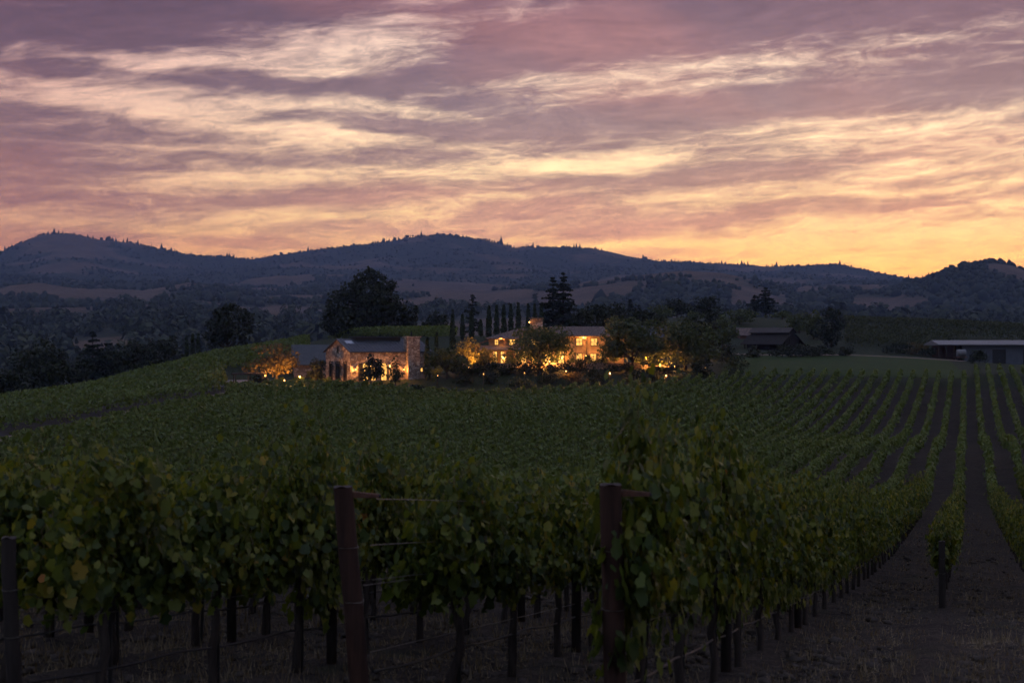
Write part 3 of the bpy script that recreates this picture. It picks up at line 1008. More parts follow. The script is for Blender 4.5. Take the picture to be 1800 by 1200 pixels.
gt('dark clipped tree at the left corner of the stone barn', 556, 214, 3.4, 2.8, 157, 'oak_leaf', leaf=.2, th=.6, top=628)
gt('dark small tree before the arched windows of the stone barn', 652, 208, 4.1, 3.3, 158, 'oak_leaf', leaf=.2, th=1.4, top=621)
gt('thin small tree near the chimney of the stone barn', 695, 209, 3.7, 2.4, 159, 'shrub_leaf', leaf=.18, th=1.0, dens=.5, top=626)
SHR = [(1278, 236, 3.6, 4.8, 'dark round shrub left of the lawn', 'oak_leaf'), (1296, 216, 3.1, 3.6, 'yellow-green round shrub at the lawn corner', 'shrub_leaf'),
       (1236, 218, 3.4, 3.6, 'dark bush at the right end of the garden', 'oak_leaf'), (728, 208, 1.5, 3.4, 'low clipped hedge below the barn chimney', 'oak_leaf'),
       (862, 218, 2.2, 3.4, 'dark shrub in front of the villa porch steps', 'oak_leaf'), (905, 216, 1.6, 4.5, 'low shrub under the porch lamps', 'shrub_leaf'),
       (1008, 216, 2.0, 4.6, 'lamplit shrub below the right villa wing', 'russet_leaf'), (1055, 217, 1.8, 4.6, 'low dark shrub left of the bright garden spotlight', 'oak_leaf'),
       (1110, 216, 1.9, 5.4, 'long dark shrub below the great garden tree', 'oak_leaf'), (1150, 216, 1.8, 4.2, 'dark shrub left of the far garden spotlight', 'oak_leaf'),
       (1200, 215, 1.8, 4.2, 'dark shrub right of the far garden spotlight', 'shrub_leaf'), (960, 217, 1.7, 4.0, 'dark shrub at the middle of the terrace bank', 'oak_leaf'),
       (820, 217, 1.5, 4.0, 'low dark shrub below the uplit tree', 'oak_leaf'), (1036, 229, 2.0, 2.2, 'small bush before the right villa wing', 'shrub_leaf'), (1060, 229, 2.4, 2.2, 'spiky bush at the right corner of the villa', 'shrub_leaf'),
       (455, 208, 1.8, 2.6, 'dark bush beside the pergola wall', 'oak_leaf'), (640, 206, .9, 3.4, 'low hedge in front of the stone barn', 'oak_leaf'), (590, 206, .8, 4.0, 'clipped low hedge before the barn gable', 'oak_leaf'), (690, 206, .8, 4.0, 'low hedge right of the barn small tree', 'oak_leaf'),
       (1325, 262, 2.4, 3.4, 'dusky bush at the foot of the dark barn', 'oak_leaf'), (1375, 266, 2.6, 5.0, 'wide bush hiding the dark barn wall', 'oak_leaf'), (1410, 268, 2.6, 4.6, 'dusky bush right below the dark barn', 'oak_leaf'), (1445, 270, 2.2, 4.5, 'dim bush under the dark upright tree', 'oak_leaf'), (1482, 272, 1.8, 4.0, 'bush right of the dark upright tree', 'oak_leaf'),
       (1575, 290, 2.2, 6.0, 'low scrub on the slope left of the long grey building', 'oak_leaf'), (1610, 292, 2.6, 5.0, 'brownish scrub beside the long grey building', 'russet_leaf'), (1635, 288, 2.0, 4.0, 'scrub at the left end of the long grey building', 'oak_leaf'),
       (1722, 258, 2.6, 4.4, 'dark bush before the long grey wall', 'oak_leaf')]
for i, (px, d, h, wd, lab, mt) in enumerate(SHR):
    place_tree('shrub', lab, 'shrub', px, d, h, wd, mt, th=.15, seed=200 + i, leaf=.2, dens=.7, group='shrubs about the estate', nl=10, trunk_r=.06)

NTH = ['first', 'second', 'third', 'fourth', 'fifth', 'sixth', 'seventh', 'eighth', 'ninth', 'tenth', 'eleventh', 'twelfth', 'thirteenth', 'fourteenth', 'fifteenth']
for i in range(15):
    place_tree('shrub', '%s dark low shrub from the left in the bank below the villa' % NTH[i], 'shrub', 805 + i * 27, 223.2 + (i % 3) * .9, (1.6 if i < 9 else 1.15) + .25 * ((i * 7) % 3), 4.0, 'oak_leaf', th=.12, seed=260 + i, leaf=.2, dens=.6, group='low shrubs on the bank below the villa', nl=9, trunk_r=.05)

TZ = EYE - 40.0 / F * 235
for i, (px, d, h, wd, lab, mt) in enumerate([
        (868, 230.5, 2.0, 1.8, 'lamplit bush at the left end of the villa terrace', 'olive_leaf'), (897, 230.2, 1.7, 1.9, 'lamplit bush between two porch columns', 'olive_leaf'),
        (913, 229.8, 2.4, 2.0, 'leafy climber bush at the right porch column', 'shrub_leaf'), (978, 230.4, 2.6, 2.4, 'glowing bush on the terrace left of the right wing', 'olive_leaf'),
        (1004, 232.6, 2.2, 1.5, 'dark bush against the right wing between lower windows', 'shrub_leaf'), (1080, 231.2, 2.4, 2.6, 'glowing bush at the corner lamp of the villa', 'olive_leaf'),
        (850, 229.5, 3.0, 2.8, 'glowing small tree at the left porch corner', 'lamplit_leaf'), (1122, 232, 1.4, 2.6, 'low glowing bush under the great garden tree', 'olive_leaf'),
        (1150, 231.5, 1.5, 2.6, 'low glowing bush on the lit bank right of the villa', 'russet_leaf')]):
    place_tree('shrub', lab, 'shrub', px, d, h, wd, mt, th=.2, seed=300 + i, leaf=.18, dens=.55, group='bushes on the villa terrace', nl=10, trunk_r=.05, zbase=TZ - .1)


# ------------------------------------------------------------------ tracks, lawn, terrace
def sheet(name, pts, mtl, label, lift=.06, sub=14):
    """a strip lying on the ground between two edge lines"""
    A, B = pts
    v, f = [], []
    na = sub
    m = 8
    tA = np.linspace(0, 1, len(A))
    tt = np.linspace(0, 1, na)
    A, B = np.array(A, float), np.array(B, float)
    ia = np.stack([np.interp(tt, tA, A[:, k]) for k in (0, 1)], -1)
    tB = np.linspace(0, 1, len(B))
    ib = np.stack([np.interp(tt, tB, B[:, k]) for k in (0, 1)], -1)
    P = ia[:, None] + (ib - ia)[:, None] * np.linspace(0, 1, m)[None, :, None]
    Z = gz(P[..., 0], P[..., 1]) + lift
    V = np.concatenate([P, Z[..., None]], -1).reshape(-1, 3)
    i, j = np.meshgrid(np.arange(na - 1), np.arange(m - 1), indexing='ij')
    Fq = np.stack([i * m + j, i * m + j + 1, (i + 1) * m + j + 1, (i + 1) * m + j], -1).reshape(-1, 4)
    o = link(name, np_mesh(name, V, Fq, M[mtl], True))
    return tag(o, label, None, None, 'structure')


def gp(px, d):
    return ((px - 900) / F * d, d)


sheet('track', ([gp(-400, 112), gp(-60, 124), (gp(120, 144)), gp(255, 164), gp(400, 192)], [gp(-400, 117), gp(-60, 128.5), gp(110, 148.5), gp(245, 168.5), gp(392, 196.5)]), 'gravel_road', 'pale dirt track climbing between two vineyard blocks', .09, 60)
sheet('driveway', ([gp(372, 203), gp(440, 206)], [gp(385, 214), gp(440, 216)]), 'asphalt', 'short grey driveway beside the pergola wall', .16, 10)
sheet('lawn', ([gp(1262, 214), gp(1500, 213), gp(1705, 212)], [gp(1290, 272), gp(1500, 272), gp(1665, 268)]), 'lawn', 'smooth mown lawn beyond the vine rows', .10, 40)
sheet('path', ([gp(1270, 274), gp(1480, 274), gp(1690, 262)], [gp(1270, 278), gp(1480, 278), gp(1700, 266)]), 'gravel_road', 'pale path along the top of the lawn', .12, 40)


# ------------------------------------------------------------------ building helpers
def bx(root, name, mtl, *b, parent=None):
    m = MB()
    for q in b:
        m.box(*q)
    return m.build(name, M[mtl], parent or root)


def lamp_light(parent, loc, power, color=(1.0, .41, .09), rad=.12, spot_to=None):
    l = bpy.data.lights.new('lamp_light', 'SPOT' if spot_to else 'POINT')
    l.energy = power
    l.color = color
    l.shadow_soft_size = rad
    o = bpy.data.objects.new('lamp_light', l)
    col.objects.link(o)
    o.parent = parent
    o.location = loc
    if spot_to:        # a garden uplight: beam tilted up into the tree
        l.spot_size = R(95)
        l.spot_blend = .6
        o.rotation_euler = (-Vector(spot_to)).to_track_quat('Z', 'Y').to_euler()
    return o


def sphere_mb(c, r_, n=8, m=6):
    b = MB()
    pts = [(c[0], c[1], c[2] + r_)]
    for i in range(1, m):
        a = math.pi * i / m
        for j in range(n):
            q = 2 * math.pi * j / n
            pts.append((c[0] + r_ * math.sin(a) * math.cos(q), c[1] + r_ * math.sin(a) * math.sin(q), c[2] + r_ * math.cos(a)))
    pts.append((c[0], c[1], c[2] - r_))
    fs = [(0, 1 + j, 1 + (j + 1) % n) for j in range(n)]
    for i in range(m - 2):
        for j in range(n):
            a, b_ = 1 + i * n + j, 1 + i * n + (j + 1) % n
            fs.append((a, a + n, b_ + n, b_))
    k = len(pts) - 1
    fs += [(k, 1 + (m - 2) * n + (j + 1) % n, 1 + (m - 2) * n + j) for j in range(n)]
    return b.poly(pts, fs)


def lantern(root, x, y, z, power, face=(0, -1), br=.13, lit=True):
    """iron wall lantern: bracket, cage, cap and bulb"""
    dx, dy = face
    cx, cy_ = x + dx * .28, y + dy * .28
    b = MB().box(cx - .13, cx + .13, cy_ - .13, cy_ + .13, z - .22, z - .17).box(cx - .03, cx + .03, cy_ - .03, cy_ + .03, z + .2, z + .34)
    b.poly([(cx - .17, cy_ - .17, z + .16), (cx + .17, cy_ - .17, z + .16), (cx + .17, cy_ + .17, z + .16), (cx - .17, cy_ + .17, z + .16), (cx, cy_, z + .30)], [(3, 2, 1, 0), (0, 1, 4), (1, 2, 4), (2, 3, 4), (3, 0, 4)])
    for sx in (-.12, .12):
        for sy in (-.12, .12):
            b.box(cx + sx - .012, cx + sx + .012, cy_ + sy - .012, cy_ + sy + .012, z - .17, z + .16)
    b.tube([(x, y, z + .3), (cx, cy_, z + .32)], .02, 5)
    o = b.build('lantern', M['iron'], root)
    if lit:
        sphere_mb((cx, cy_, z), br).build('bulb', M['bulb'], o, True)
        lamp_light(o, (cx + dx * .22, cy_ + dy * .22, z - .05), power * 5.5)
    return o


def window(root, x, z, wd, ht, y, glow='window_glow', cols=2, rows=2, frame='shade_timber', axis='y', sgn=-1):
    """casement: frame with bars, one pane per light, sill; proud of the wall face at y"""
    T = (lambda a, b, c: (a, b, c)) if axis == 'y' else (lambda a, b, c: (b, a, c))

    def bb(m, a0, a1, b0, b1, c0, c1):
        b0, b1 = y + sgn * b0, y + sgn * b1
        p, q = T(a0, min(b0, b1), c0), T(a1, max(b0, b1), c1)
        m.box(p[0], q[0], p[1], q[1], p[2], q[2])
    t = .09
    m = MB()
    bb(m, x - wd / 2, x - wd / 2 + t, 0.0, .10, z, z + ht)
    bb(m, x + wd / 2 - t, x + wd / 2, 0.0, .10, z, z + ht)
    bb(m, x - wd / 2 + t, x + wd / 2 - t, 0.0, .10, z, z + t)
    bb(m, x - wd / 2 + t, x + wd / 2 - t, 0.0, .10, z + ht - t, z + ht)
    cw, ch = (wd - 2 * t) / cols, (ht - 2 * t) / rows
    for i in range(1, cols):
        q = x - wd / 2 + t + i * cw
        bb(m, q - .03, q + .03, .01, .08, z + t, z + ht - t)
    for j in range(1, rows):
        q = z + t + j * ch
        bb(m, x - wd / 2 + t, x + wd / 2 - t, .012, .07, q - .025, q + .025)
    o = m.build('window', M[frame], root)
    for i in range(cols):
        for j in range(rows):
            pm = MB()
            bb(pm, x - wd / 2 + t + i * cw + .01, x - wd / 2 + t + (i + 1) * cw - .01, .012, .03, z + t + j * ch + .01, z + t + (j + 1) * ch - .01)
            pm.build('pane', M[glow], o)
    sm = MB()
    bb(sm, x - wd / 2 - .08, x + wd / 2 + .08, 0.0, .16, z - .09, z - .002)
    sm.build('sill', M['terrace'], o)
    return o


def gable_roof(root, x0, x1, y0, y1, ze, zr, mtl, over=.45, th=.16, axis='x', name='roof', ribs=0, rib_mtl=None):
    ym = (y0 + y1) / 2
    s = (zr - ze) / (ym - y0)
    zl = ze - over * s
    prof = [(y0 - over, zl), (ym, zr), (y1 + over, zl), (y1 + over, zl + th), (ym, zr + th), (y0 - over, zl + th)]
    o = MB().prism(prof, x0 - over, x1 + over, axis).build(name, M[mtl], root)
    if ribs:
        n = int((x1 - x0 + 2 * over) / ribs)
        me = None
        for i in range(n + 1):
            q = x0 - over + .03 + i * (x1 - x0 + 2 * over - .06) / n
            if me is None:
                p2 = [(y0 - over, zl + th), (ym, zr + th), (ym, zr + th + .05), (y0 - over, zl + th + .05)]
                me = MB().prism(p2, -.025, .025, axis).mesh('seam', M[rib_mtl or mtl])
            link('seam', me, o, (q, 0, 0) if axis == 'x' else (0, q, 0))
    return o


# ------------------------------------------------------------------ stone barn
def stone_barn():
    x, y, z = spot(615.6, 214)
    z = EYE - 69.0 / F * 214
    root = thing('stone_barn', 'stone barn with dark metal roof, tall chimney and lit arched openings', 'barn', (x, y, z), R(34))
    L, W, H, HR = 14.0, 8.2, 4.35, 6.15
    prof = [(0, -1.2), (W, -1.2), (W, H), (W / 2, HR), (0, H)]
    MB().prism(prof, 0, L, 'x').build('wall', M['stone'], root)
    roof = gable_roof(root, 0, L, 0, W, H + .02, HR + .02, 'seam_roof', .3, .14, 'x', ribs=.62)
    bx(root, 'ridge_monitor', 'iron', (2.6, 10.6, W / 2 - .7, W / 2 + .7, HR - .1, HR + .42))
    bx(root, 'monitor_roof', 'seam_roof', (2.4, 10.8, W / 2 - .95, W / 2 + .95, HR + .422, HR + .52))
    sl_ = (HR - H) / (W / 2)
    for sx in (.7, 12.2):
        y0, y1 = W / 2 - 1.7, W / 2 - .75
        zf = lambda q: H + .02 + q * sl_ + .14
        MB().poly([(sx, y0, zf(y0) + .05), (sx + 1.3, y0, zf(y0) + .05), (sx + 1.3, y1, zf(y1) + .05), (sx, y1, zf(y1) + .05), (sx, y0, zf(y0) - .02), (sx + 1.3, y0, zf(y0) - .02), (sx + 1.3, y1, zf(y1) - .02), (sx, y1, zf(y1) - .02)],
                  [(0, 1, 2, 3), (7, 6, 5, 4), (0, 4, 5, 1), (1, 5, 6, 2), (2, 6, 7, 3), (3, 7, 4, 0)]).build('skylight', M['skylight'], root)
    ch = bx(root, 'chimney', 'stone', (9.6, 11.7, -.75, .7, -1.2, HR + .35))
    bx(root, 'chimney_cap', 'stone', (9.45, 11.85, -.9, .85, HR + .352, HR + .55), parent=ch)
    MB().tube([(10.6, 0, HR + .5), (10.6, 0, HR + 1.25)], .14, 8).build('flue', M['iron'], ch)
    # gable end (local x = 0 faces the vines): three tall dark doorways
    for yy, wd in ((1.55, .75), (4.0, 1.15), (6.35, .8)):
        d = bx(root, 'door', 'dark_barn', (-.06, .0, yy - wd / 2, yy + wd / 2, -.02, 2.55))
        bx(root, 'door_frame', 'shade_timber', (-.12, -.005, yy - wd / 2 - .14, yy - wd / 2 - .005, -.02, 2.7), (-.12, -.005, yy + wd / 2 + .005, yy + wd / 2 + .14, -.02, 2.7), (-.121, -.006, yy - wd / 2 - .14, yy + wd / 2 + .14, 2.702, 2.88), parent=d)
        bx(root, 'pane', 'dark_glass', (-.075, -.062, yy - wd / 2 + .15, yy - .05, .5, 2.35), (-.075, -.062, yy + .05, yy + wd / 2 - .15, .5, 2.35), parent=d)
    window(root, 4.05, 4.2, .4, 1.0, 0.0, 'dark_glass', 1, 2, axis='x', sgn=-1)
    for yy in (.35, 2.65, 5.25, 7.75):
        lantern(root, -.0, yy, 1.9, 9, (-1, 0), lit=False)
    # long side: lit arched openings
    def arch(xx, wd, ht, glow, name='window'):
        n = 7
        prof = [(xx - wd / 2, 0.02), (xx + wd / 2, 0.02)] + [(xx + wd / 2 * math.cos(math.pi * i / n), ht - wd / 2 + wd / 2 * math.sin(math.pi * i / n)) for i in range(n + 1)]
        o = MB().prism(prof, -.02, 0.0, 'y').build(name, M[glow], root)
        m = MB().box(xx - .03, xx + .03, -.07, -.022, .02, ht - .02).box(xx - wd / 2 - .12, xx - wd / 2, -.1, -.002, 0.0, ht - wd / 2).box(xx + wd / 2, xx + wd / 2 + .12, -.1, -.002, 0.0, ht - wd / 2)
        for q in (.9, 1.7):
            m.box(xx - wd / 2, xx + wd / 2, -.06, -.024, q, q + .06)
        pts = [(xx + (wd / 2 + .06) * math.cos(math.pi * i / 8), -.05, ht - wd / 2 + (wd / 2 + .06) * math.sin(math.pi * i / 8)) for i in range(9)]
        m.tube(pts, .07, 4)
        m.build('frame', M['shade_timber'], o)
        return o
    bx(root, 'door', 'dark_barn', (1.35, 2.0, -.05, 0.0, 0.0, 2.6))
    arch(2.55, .85, 2.6, 'window_glow')
    arch(3.9, .8, 2.0, 'window_glow')
    arch(5.75, .95, 2.6, 'window_glow')
    arch(7.0, .8, 2.2, 'window_dim', 'door')
    window(root, 12.4, 1.15, .55, .72, 0.0, 'window_glow', 1, 1)
    window(root, 13.15, 1.15, .55, .72, 0.0, 'window_glow', 1, 1)
    lantern(root, 6.6, 0.0, 2.15, 60)
    lantern(root, 3.25, 0.0, 2.1, 28)
    lantern(root, .75, 0.0, 1.7, 60, br=.07)
    lantern(root, 9.1, 0.0, 1.6, 30, br=.06)
    return root


stone_barn()


def low_wing():
    x, y, z = spot(517, 226)
    root = thing('low_wing', 'long low outbuilding with dark blue metal roof behind the russet tree', 'outbuilding', (x, y, EYE - 66 / F * 226), R(10))
    bx(root, 'wall', 'stone', (0, 8.5, 0, 6, -1, 2.5))
    gable_roof(root, 0, 8.5, 0, 6, 2.52, 5.3, 'seam_roof', .4, .14, ribs=.8)
    d = bx(root, 'door', 'dark_barn', (3.2, 4.4, -.05, 0, 0, 2.1))
    bx(root, 'handle', 'iron', (4.2, 4.26, -.1, -.052, .95, 1.1), parent=d)


low_wing()


def pergola():
    x, y, z = spot(408, 205)
    root = thing('pergola', 'dark timber pergola with flat slatted top beside a brick wall', 'pergola', (x, y, EYE - 90 / F * 205), R(4))
    for px_ in (.1, 2.2, 4.2):
        for py_ in (.15, 2.6):
            bx(root, 'post', 'shade_timber', (px_, px_ + .14, py_, py_ + .14, -.8, 2.55))
    bx(root, 'beam', 'shade_timber', (-.15, 4.6, .12, .32, 2.552, 2.72))
    bx(root, 'beam', 'shade_timber', (-.15, 4.6, 2.57, 2.77, 2.552, 2.72))
    me = MB().box(-.04, .04, -.15, 3.05, 2.722, 2.84).mesh('slat', M['shade_timber'])
    for i in range(14):
        link('slat', me, root, (i * .34 - .02, 0, 0))
    r2 = thing('brick_wall', 'low brown wall with dark gate post below the pergola', 'wall', (x, y, EYE - 90 / F * 205), R(4))
    bx(r2, 'wall_face', 'brick_wall', (.3, 4.2, -.55, -.25, -1.2, 1.25))
    bx(r2, 'coping', 'terrace', (.25, 4.25, -.62, -.18, 1.252, 1.34))
    bx(r2, 'gate_post', 'dark_barn', (-.12, .295, -.6, -.2, -1.2, 1.45))


pergola()


# ------------------------------------------------------------------ villa
def villa():
    d0 = 235.0
    z = EYE - 40.0 / F * d0
    root = thing('villa', 'two-storey villa with tiled roofs, stone chimney and glowing windows', 'house', ((965 - 900) / F * d0, d0, z), R(-2))
    # right wing
    bx(root, 'wall', 'render_wall', (3.3, 9.6, 0, 9, -1.5, 4.72))
    gable_roof(root, .6, 12.6, 0.0, 9, 4.74, 6.15, 'tile_roof', .55, .14)
    bx(root, 'wall', 'render_wall', (9.6, 12.4, 1.2, 8.8, -1.5, 4.7))
    # middle, set back
    bx(root, 'wall', 'render_wall', (-4.0, 3.3, 2.2, 8.6, -1.5, 4.6))
    # left wing with hipped roof
    bx(root, 'wall', 'render_wall', (-10.0, -3.6, .4, 8.2, -1.5, 4.28))
    o = .6
    x0, x1, y0, y1, ze, zp = -10 - o, -1.4 + o, .4 - o, 8.2 + o, 4.30, 5.95
    rp = [(x0, y0, ze), (x1, y0, ze), (x1, y1, ze), (x0, y1, ze), (-5.2, 4.3, zp), (x1, 4.3, zp)]
    rp += [(p[0], p[1], p[2] - .15) for p in rp[:4]]
    MB().poly(rp, [(0, 1, 5, 4), (1, 2, 5), (2, 3, 4, 5), (3, 0, 4), (0, 6, 7, 1), (1, 7, 8, 2), (2, 8, 9, 3), (3, 9, 6, 0), (9, 8, 7, 6)]).build('roof', M['tile_roof'], root)
    # lower roof sweeping down to the left
    sp = [(-13.2, 1.0, 3.05), (-10.01, .2, 4.05), (-10.01, 7.6, 4.05), (-13.2, 6.8, 3.05)]
    sp += [(a, b, c - .16) for a, b, c in sp]
    MB().poly(sp, [(0, 1, 2, 3), (7, 6, 5, 4), (0, 4, 5, 1), (1, 5, 6, 2), (2, 6, 7, 3), (3, 7, 4, 0)]).build('side_roof', M['tile_roof'], root)
    bx(root, 'side_wall', 'render_wall', (-12.4, -10.02, 2.4, 6.6, -1.5, 3.1))
    # porch roof and columns across the left wing
    pr = [(-11.4, -3.0, 2.45), (-2.8, -3.0, 2.45), (-2.8, .38, 3.05), (-11.4, .38, 3.05)]
    pr += [(a, b, c - .14) for a, b, c in pr]
    MB().poly(pr, [(0, 1, 2, 3), (7, 6, 5, 4), (0, 4, 5, 1), (1, 5, 6, 2), (2, 6, 7, 3), (3, 7, 4, 0)]).build('porch_roof', M['tile_roof'], root)
    for q in (-11.2, -9.2, -7.2, -5.2, -3.1):
        bx(root, 'column', 'render_wall', (q - .16, q + .16, -2.85, -2.53, -.3, 2.3))
    # chimney of stone, battered top
    ch = MB()
    for a, b, c in ((1.25, .9, 6.0),):
        ch.poly([(-2.15 - 1.3, 3.2, 3.5), (-2.15 + 1.3, 3.2, 3.5), (-2.15 + 1.3, 5.4, 3.5), (-2.15 - 1.3, 5.4, 3.5), (-2.15 - 1.0, 3.3, 7.5), (-2.15 + 1.0, 3.3, 7.5), (-2.15 + 1.0, 5.3, 7.5), (-2.15 - 1.0, 5.3, 7.5)],
                [(0, 3, 2, 1), (4, 5, 6, 7), (0, 1, 5, 4), (1, 2, 6, 5), (2, 3, 7, 6), (3, 0, 4, 7)])
    cho = ch.build('chimney', M['stone'], root)
    bx(root, 'chimney_cap', 'terrace', (-3.3, -1.0, 3.1, 5.5, 7.502, 7.72), parent=cho)
    # windows
    for xx, wd in ((5.0, 1.15), (7.45, 1.15)):
        window(root, xx, 3.02, wd, 1.32, 0.0)
    for xx in (5.0, 7.3, 8.8):
        window(root, xx, .35, 1.1, 1.45, 0.0, 'window_glow', 2, 3)
    window(root, -8.7, 3.12, .75, 1.0, .4, 'window_glow', 2, 2)
    window(root, -6.1, 3.12, 1.1, 1.05, .4, 'window_glow', 2, 2)
    window(root, -2.6, 3.05, 1.0, 1.1, 2.2, 'window_glow', 2, 2)
    window(root, .6, 3.05, 1.0, 1.1, 2.2, 'window_glow', 2, 2)
    for xx in (-9.0, -7.6, -5.2, -4.2):
        window(root, xx, .02, .95, 2.15, .4, 'window_glow', 2, 3)
    for xx in (-2.4, -.2, 2.0):
        window(root, xx, .05, 1.1, 2.1, 2.2, 'window_glow', 2, 3)
    dr = bx(root, 'door', 'shade_timber', (-6.75, -5.85, .33, .398, 0.0, 2.15))
    bx(root, 'handle', 'iron', (-6.0, -5.94, .27, .328, 1.0, 1.16), parent=dr)
    window(root, 5.0, 3.2, .8, 1.1, 9.6, 'window_glow', 2, 2, axis='x', sgn=1)
    # downpipe and lanterns
    MB().tube([(6.2, -.08, 4.5), (6.2, -.08, .1)], .06, 6).build('downpipe', M['iron'], root)
    lantern(root, 5.7, 0.0, 4.42, 75, br=.10)
    lantern(root, 5.3, 0.0, 1.15 + .1, 1.0, br=.05, lit=False)
    lantern(root, 6.15, -.15, 1.3, 95, br=.17)
    lantern(root, 2.2, 2.0, 1.2, 75, br=.14)
    lantern(root, 9.95, -.4, 1.2, 120, br=.18)
    lantern(root, -7.9, .3, 4.25, 50, br=.09)
    lantern(root, -3.3, 3.2, 7.0, 8, br=.09)
    lantern(root, -7.6, -2.5, 1.15, 130, br=.20)
    lantern(root, -11.0, -.5, 1.0, 45, (-.2, -1), br=.13)
    lantern(root, -12.7, 2.3, 1.2, 70, br=.14)
    lantern(root, -4.0, -2.4, 1.2, 40, br=.08)
    return root


villa()
VZ = EYE - 40.0 / F * 235

# terrace in front of the villa, held by a low wall
terr = thing('terrace', 'paved terrace with low curved wall in front of the villa', 'terrace', ((965 - 900) / F * 235, 235, VZ), R(-2))
edge = [(-14.5, -4.5), (-11, -6.0), (-6, -6.6), (0, -6.4), (5, -6.8), (10, -6.4), (15, -5.0), (19.5, -2.6), (23.5, .2)]
tp = MB()
n = len(edge)
drop = [0, 0, 0, 0, 0, 0, -.05, -.45, -1.2]
for k in range(n - 1):
    (a, b), (c, d) = edge[k], edge[k + 1]
    z0, z1 = drop[k] - .03, drop[k + 1] - .03
    tp.poly([(a, b, z0), (c, d, z1), (c, 9.5, z1), (a, 9.5, z0), (a, b, z0 - .2), (c, d, z1 - .2)], [(0, 1, 2, 3), (0, 4, 5, 1)])
tp.build('paving', M['terrace'], terr)
for k in range(n - 1):
    (a, b), (c, d) = edge[k], edge[k + 1]
    q = MB()
    z0, z1 = drop[k], drop[k + 1]
    q.poly([(a, b - .22, z0 - 2.6), (c, d - .22, z1 - 2.6), (c, d + .18, z1 - 2.6), (a, b + .18, z0 - 2.6), (a, b - .22, z0 + .32), (c, d - .22, z1 + .32), (c, d + .18, z1 + .32), (a, b + .18, z0 + .32)],
           [(0, 3, 2, 1), (4, 5, 6, 7), (0, 1, 5, 4), (1, 2, 6, 5), (2, 3, 7, 6), (3, 0, 4, 7)])
    q.build('retaining_wall', M['stone'], terr)


# ------------------------------------------------------------------ garden lamps standing free
def garden_lamp(px, py, d, power, label, br=.16, h=None, kind='lamp', group='lamps in the garden'):
    x = (px - 900) / F * d
    zt = EYE + (600 - py) / F * d
    zb = gz1(x, d)
    if kind == 'lamp' and zt - zb < .35:
        zt = zb + .35
    root = thing('garden_lamp', label, 'lamp', (x, d, zb), 0, group)
    h = zt - zb
    MB().tube([(0, 0, -.2), (0, 0, max(.1, h - br * .8))], .035, 6).build('pole', M['iron'], root)
    MB().box(-.12, .12, -.12, .12, h - br - .05, h - br).build('base_plate', M['iron'], root)
    MB().poly([(-.17, -.17, h + br), (.17, -.17, h + br), (.17, .17, h + br), (-.17, .17, h + br), (0, 0, h + br + .14)], [(3, 2, 1, 0), (0, 1, 4), (1, 2, 4), (2, 3, 4), (3, 0, 4)]).build('cap', M['iron'], root)
    sphere_mb((0, 0, h), br * .62).build('bulb', M['bulb'] if power > 12 else M['bulb_small'], root, True)
    up = label.startswith('spotlight at the foot')
    lamp_light(root, (0, .12 if up else -.3, h + (.2 if up else 0)), power * (9.0 if up else 19.0), spot_to=(0, .75, .66) if up else None)
    return root


for px, py, d, pw, lab, br in [
        (527, 662, 210, 95, 'bright lamp under the russet tree left of the stone barn', .22), (500, 668, 211, 80, 'low lamp lighting the russet tree trunk', .10), (466, 660, 212, 30, 'small lamp behind the pergola bush', .09),
        (830, 628, 231, 45, 'lamp left of the villa porch below the uplit tree', .15), (824, 645, 222.6, 330, 'spotlight at the foot of the brightly uplit tree', .08),
        (942.7, 636, 227, 55, 'lamp on the terrace below the large villa tree', .14), (966, 635, 228, 55, 'second lamp under the large villa tree, toward the right wing', .13), (988, 629, 229.5, 60, 'lamp on the terrace left of the right villa wing', .15),
        (1102, 627, 230, 60, 'star-bright lamp under the great garden tree', .11), (1136, 630, 230, 70, 'lamp on the lit bank between the two great garden trees', .13), (1160, 640, 230, 60, 'low lamp in the lit bank under the widest garden tree', .07), (1186, 643, 230, 60, 'last lamp at the right end of the lit bank', .07),
        (995, 652, 214.5, 14, 'small red-glowing lamp in the shrub bank below the villa', .10), (850, 657, 213.5, 8, 'left of the small path lights below the villa', .10), (922, 655, 213.5, 6, 'middle path light in the bank below the porch', .08),
        (1072, 656, 213.5, 18, 'bright garden spotlight in the bank right of the villa', .17), (1171, 660, 213, 16, 'farthest right garden spotlight above the vines', .15), (1255, 615.5, 250, 8, 'faint lamp right of the widest garden tree', .13),
        (769.5, 660, 213.6, 40, 'spotlight at the foot of the small uplit tree', .05)]:
    garden_lamp(px, py, d, pw, lab, br)


# ------------------------------------------------------------------ outbuildings on the right
def outbuilding():
    x, y, _ = spot(1140, 262)
    root = thing('outbuilding', 'outbuilding with blue-grey roof half hidden behind the garden trees', 'outbuilding', (x, y, EYE - 30 / F * 262), R(3))
    bx(root, 'wall', 'render_wall', (-1, 6, 0, 6, -2, 3.4))
    gable_roof(root, -1, 6, 0, 6, 3.42, 5.9, 'seam_roof', .4, .14, ribs=.8)
    bx(root, 'door', 'dark_barn', (2, 3.1, -.05, 0, 0, 2.1))


outbuilding()


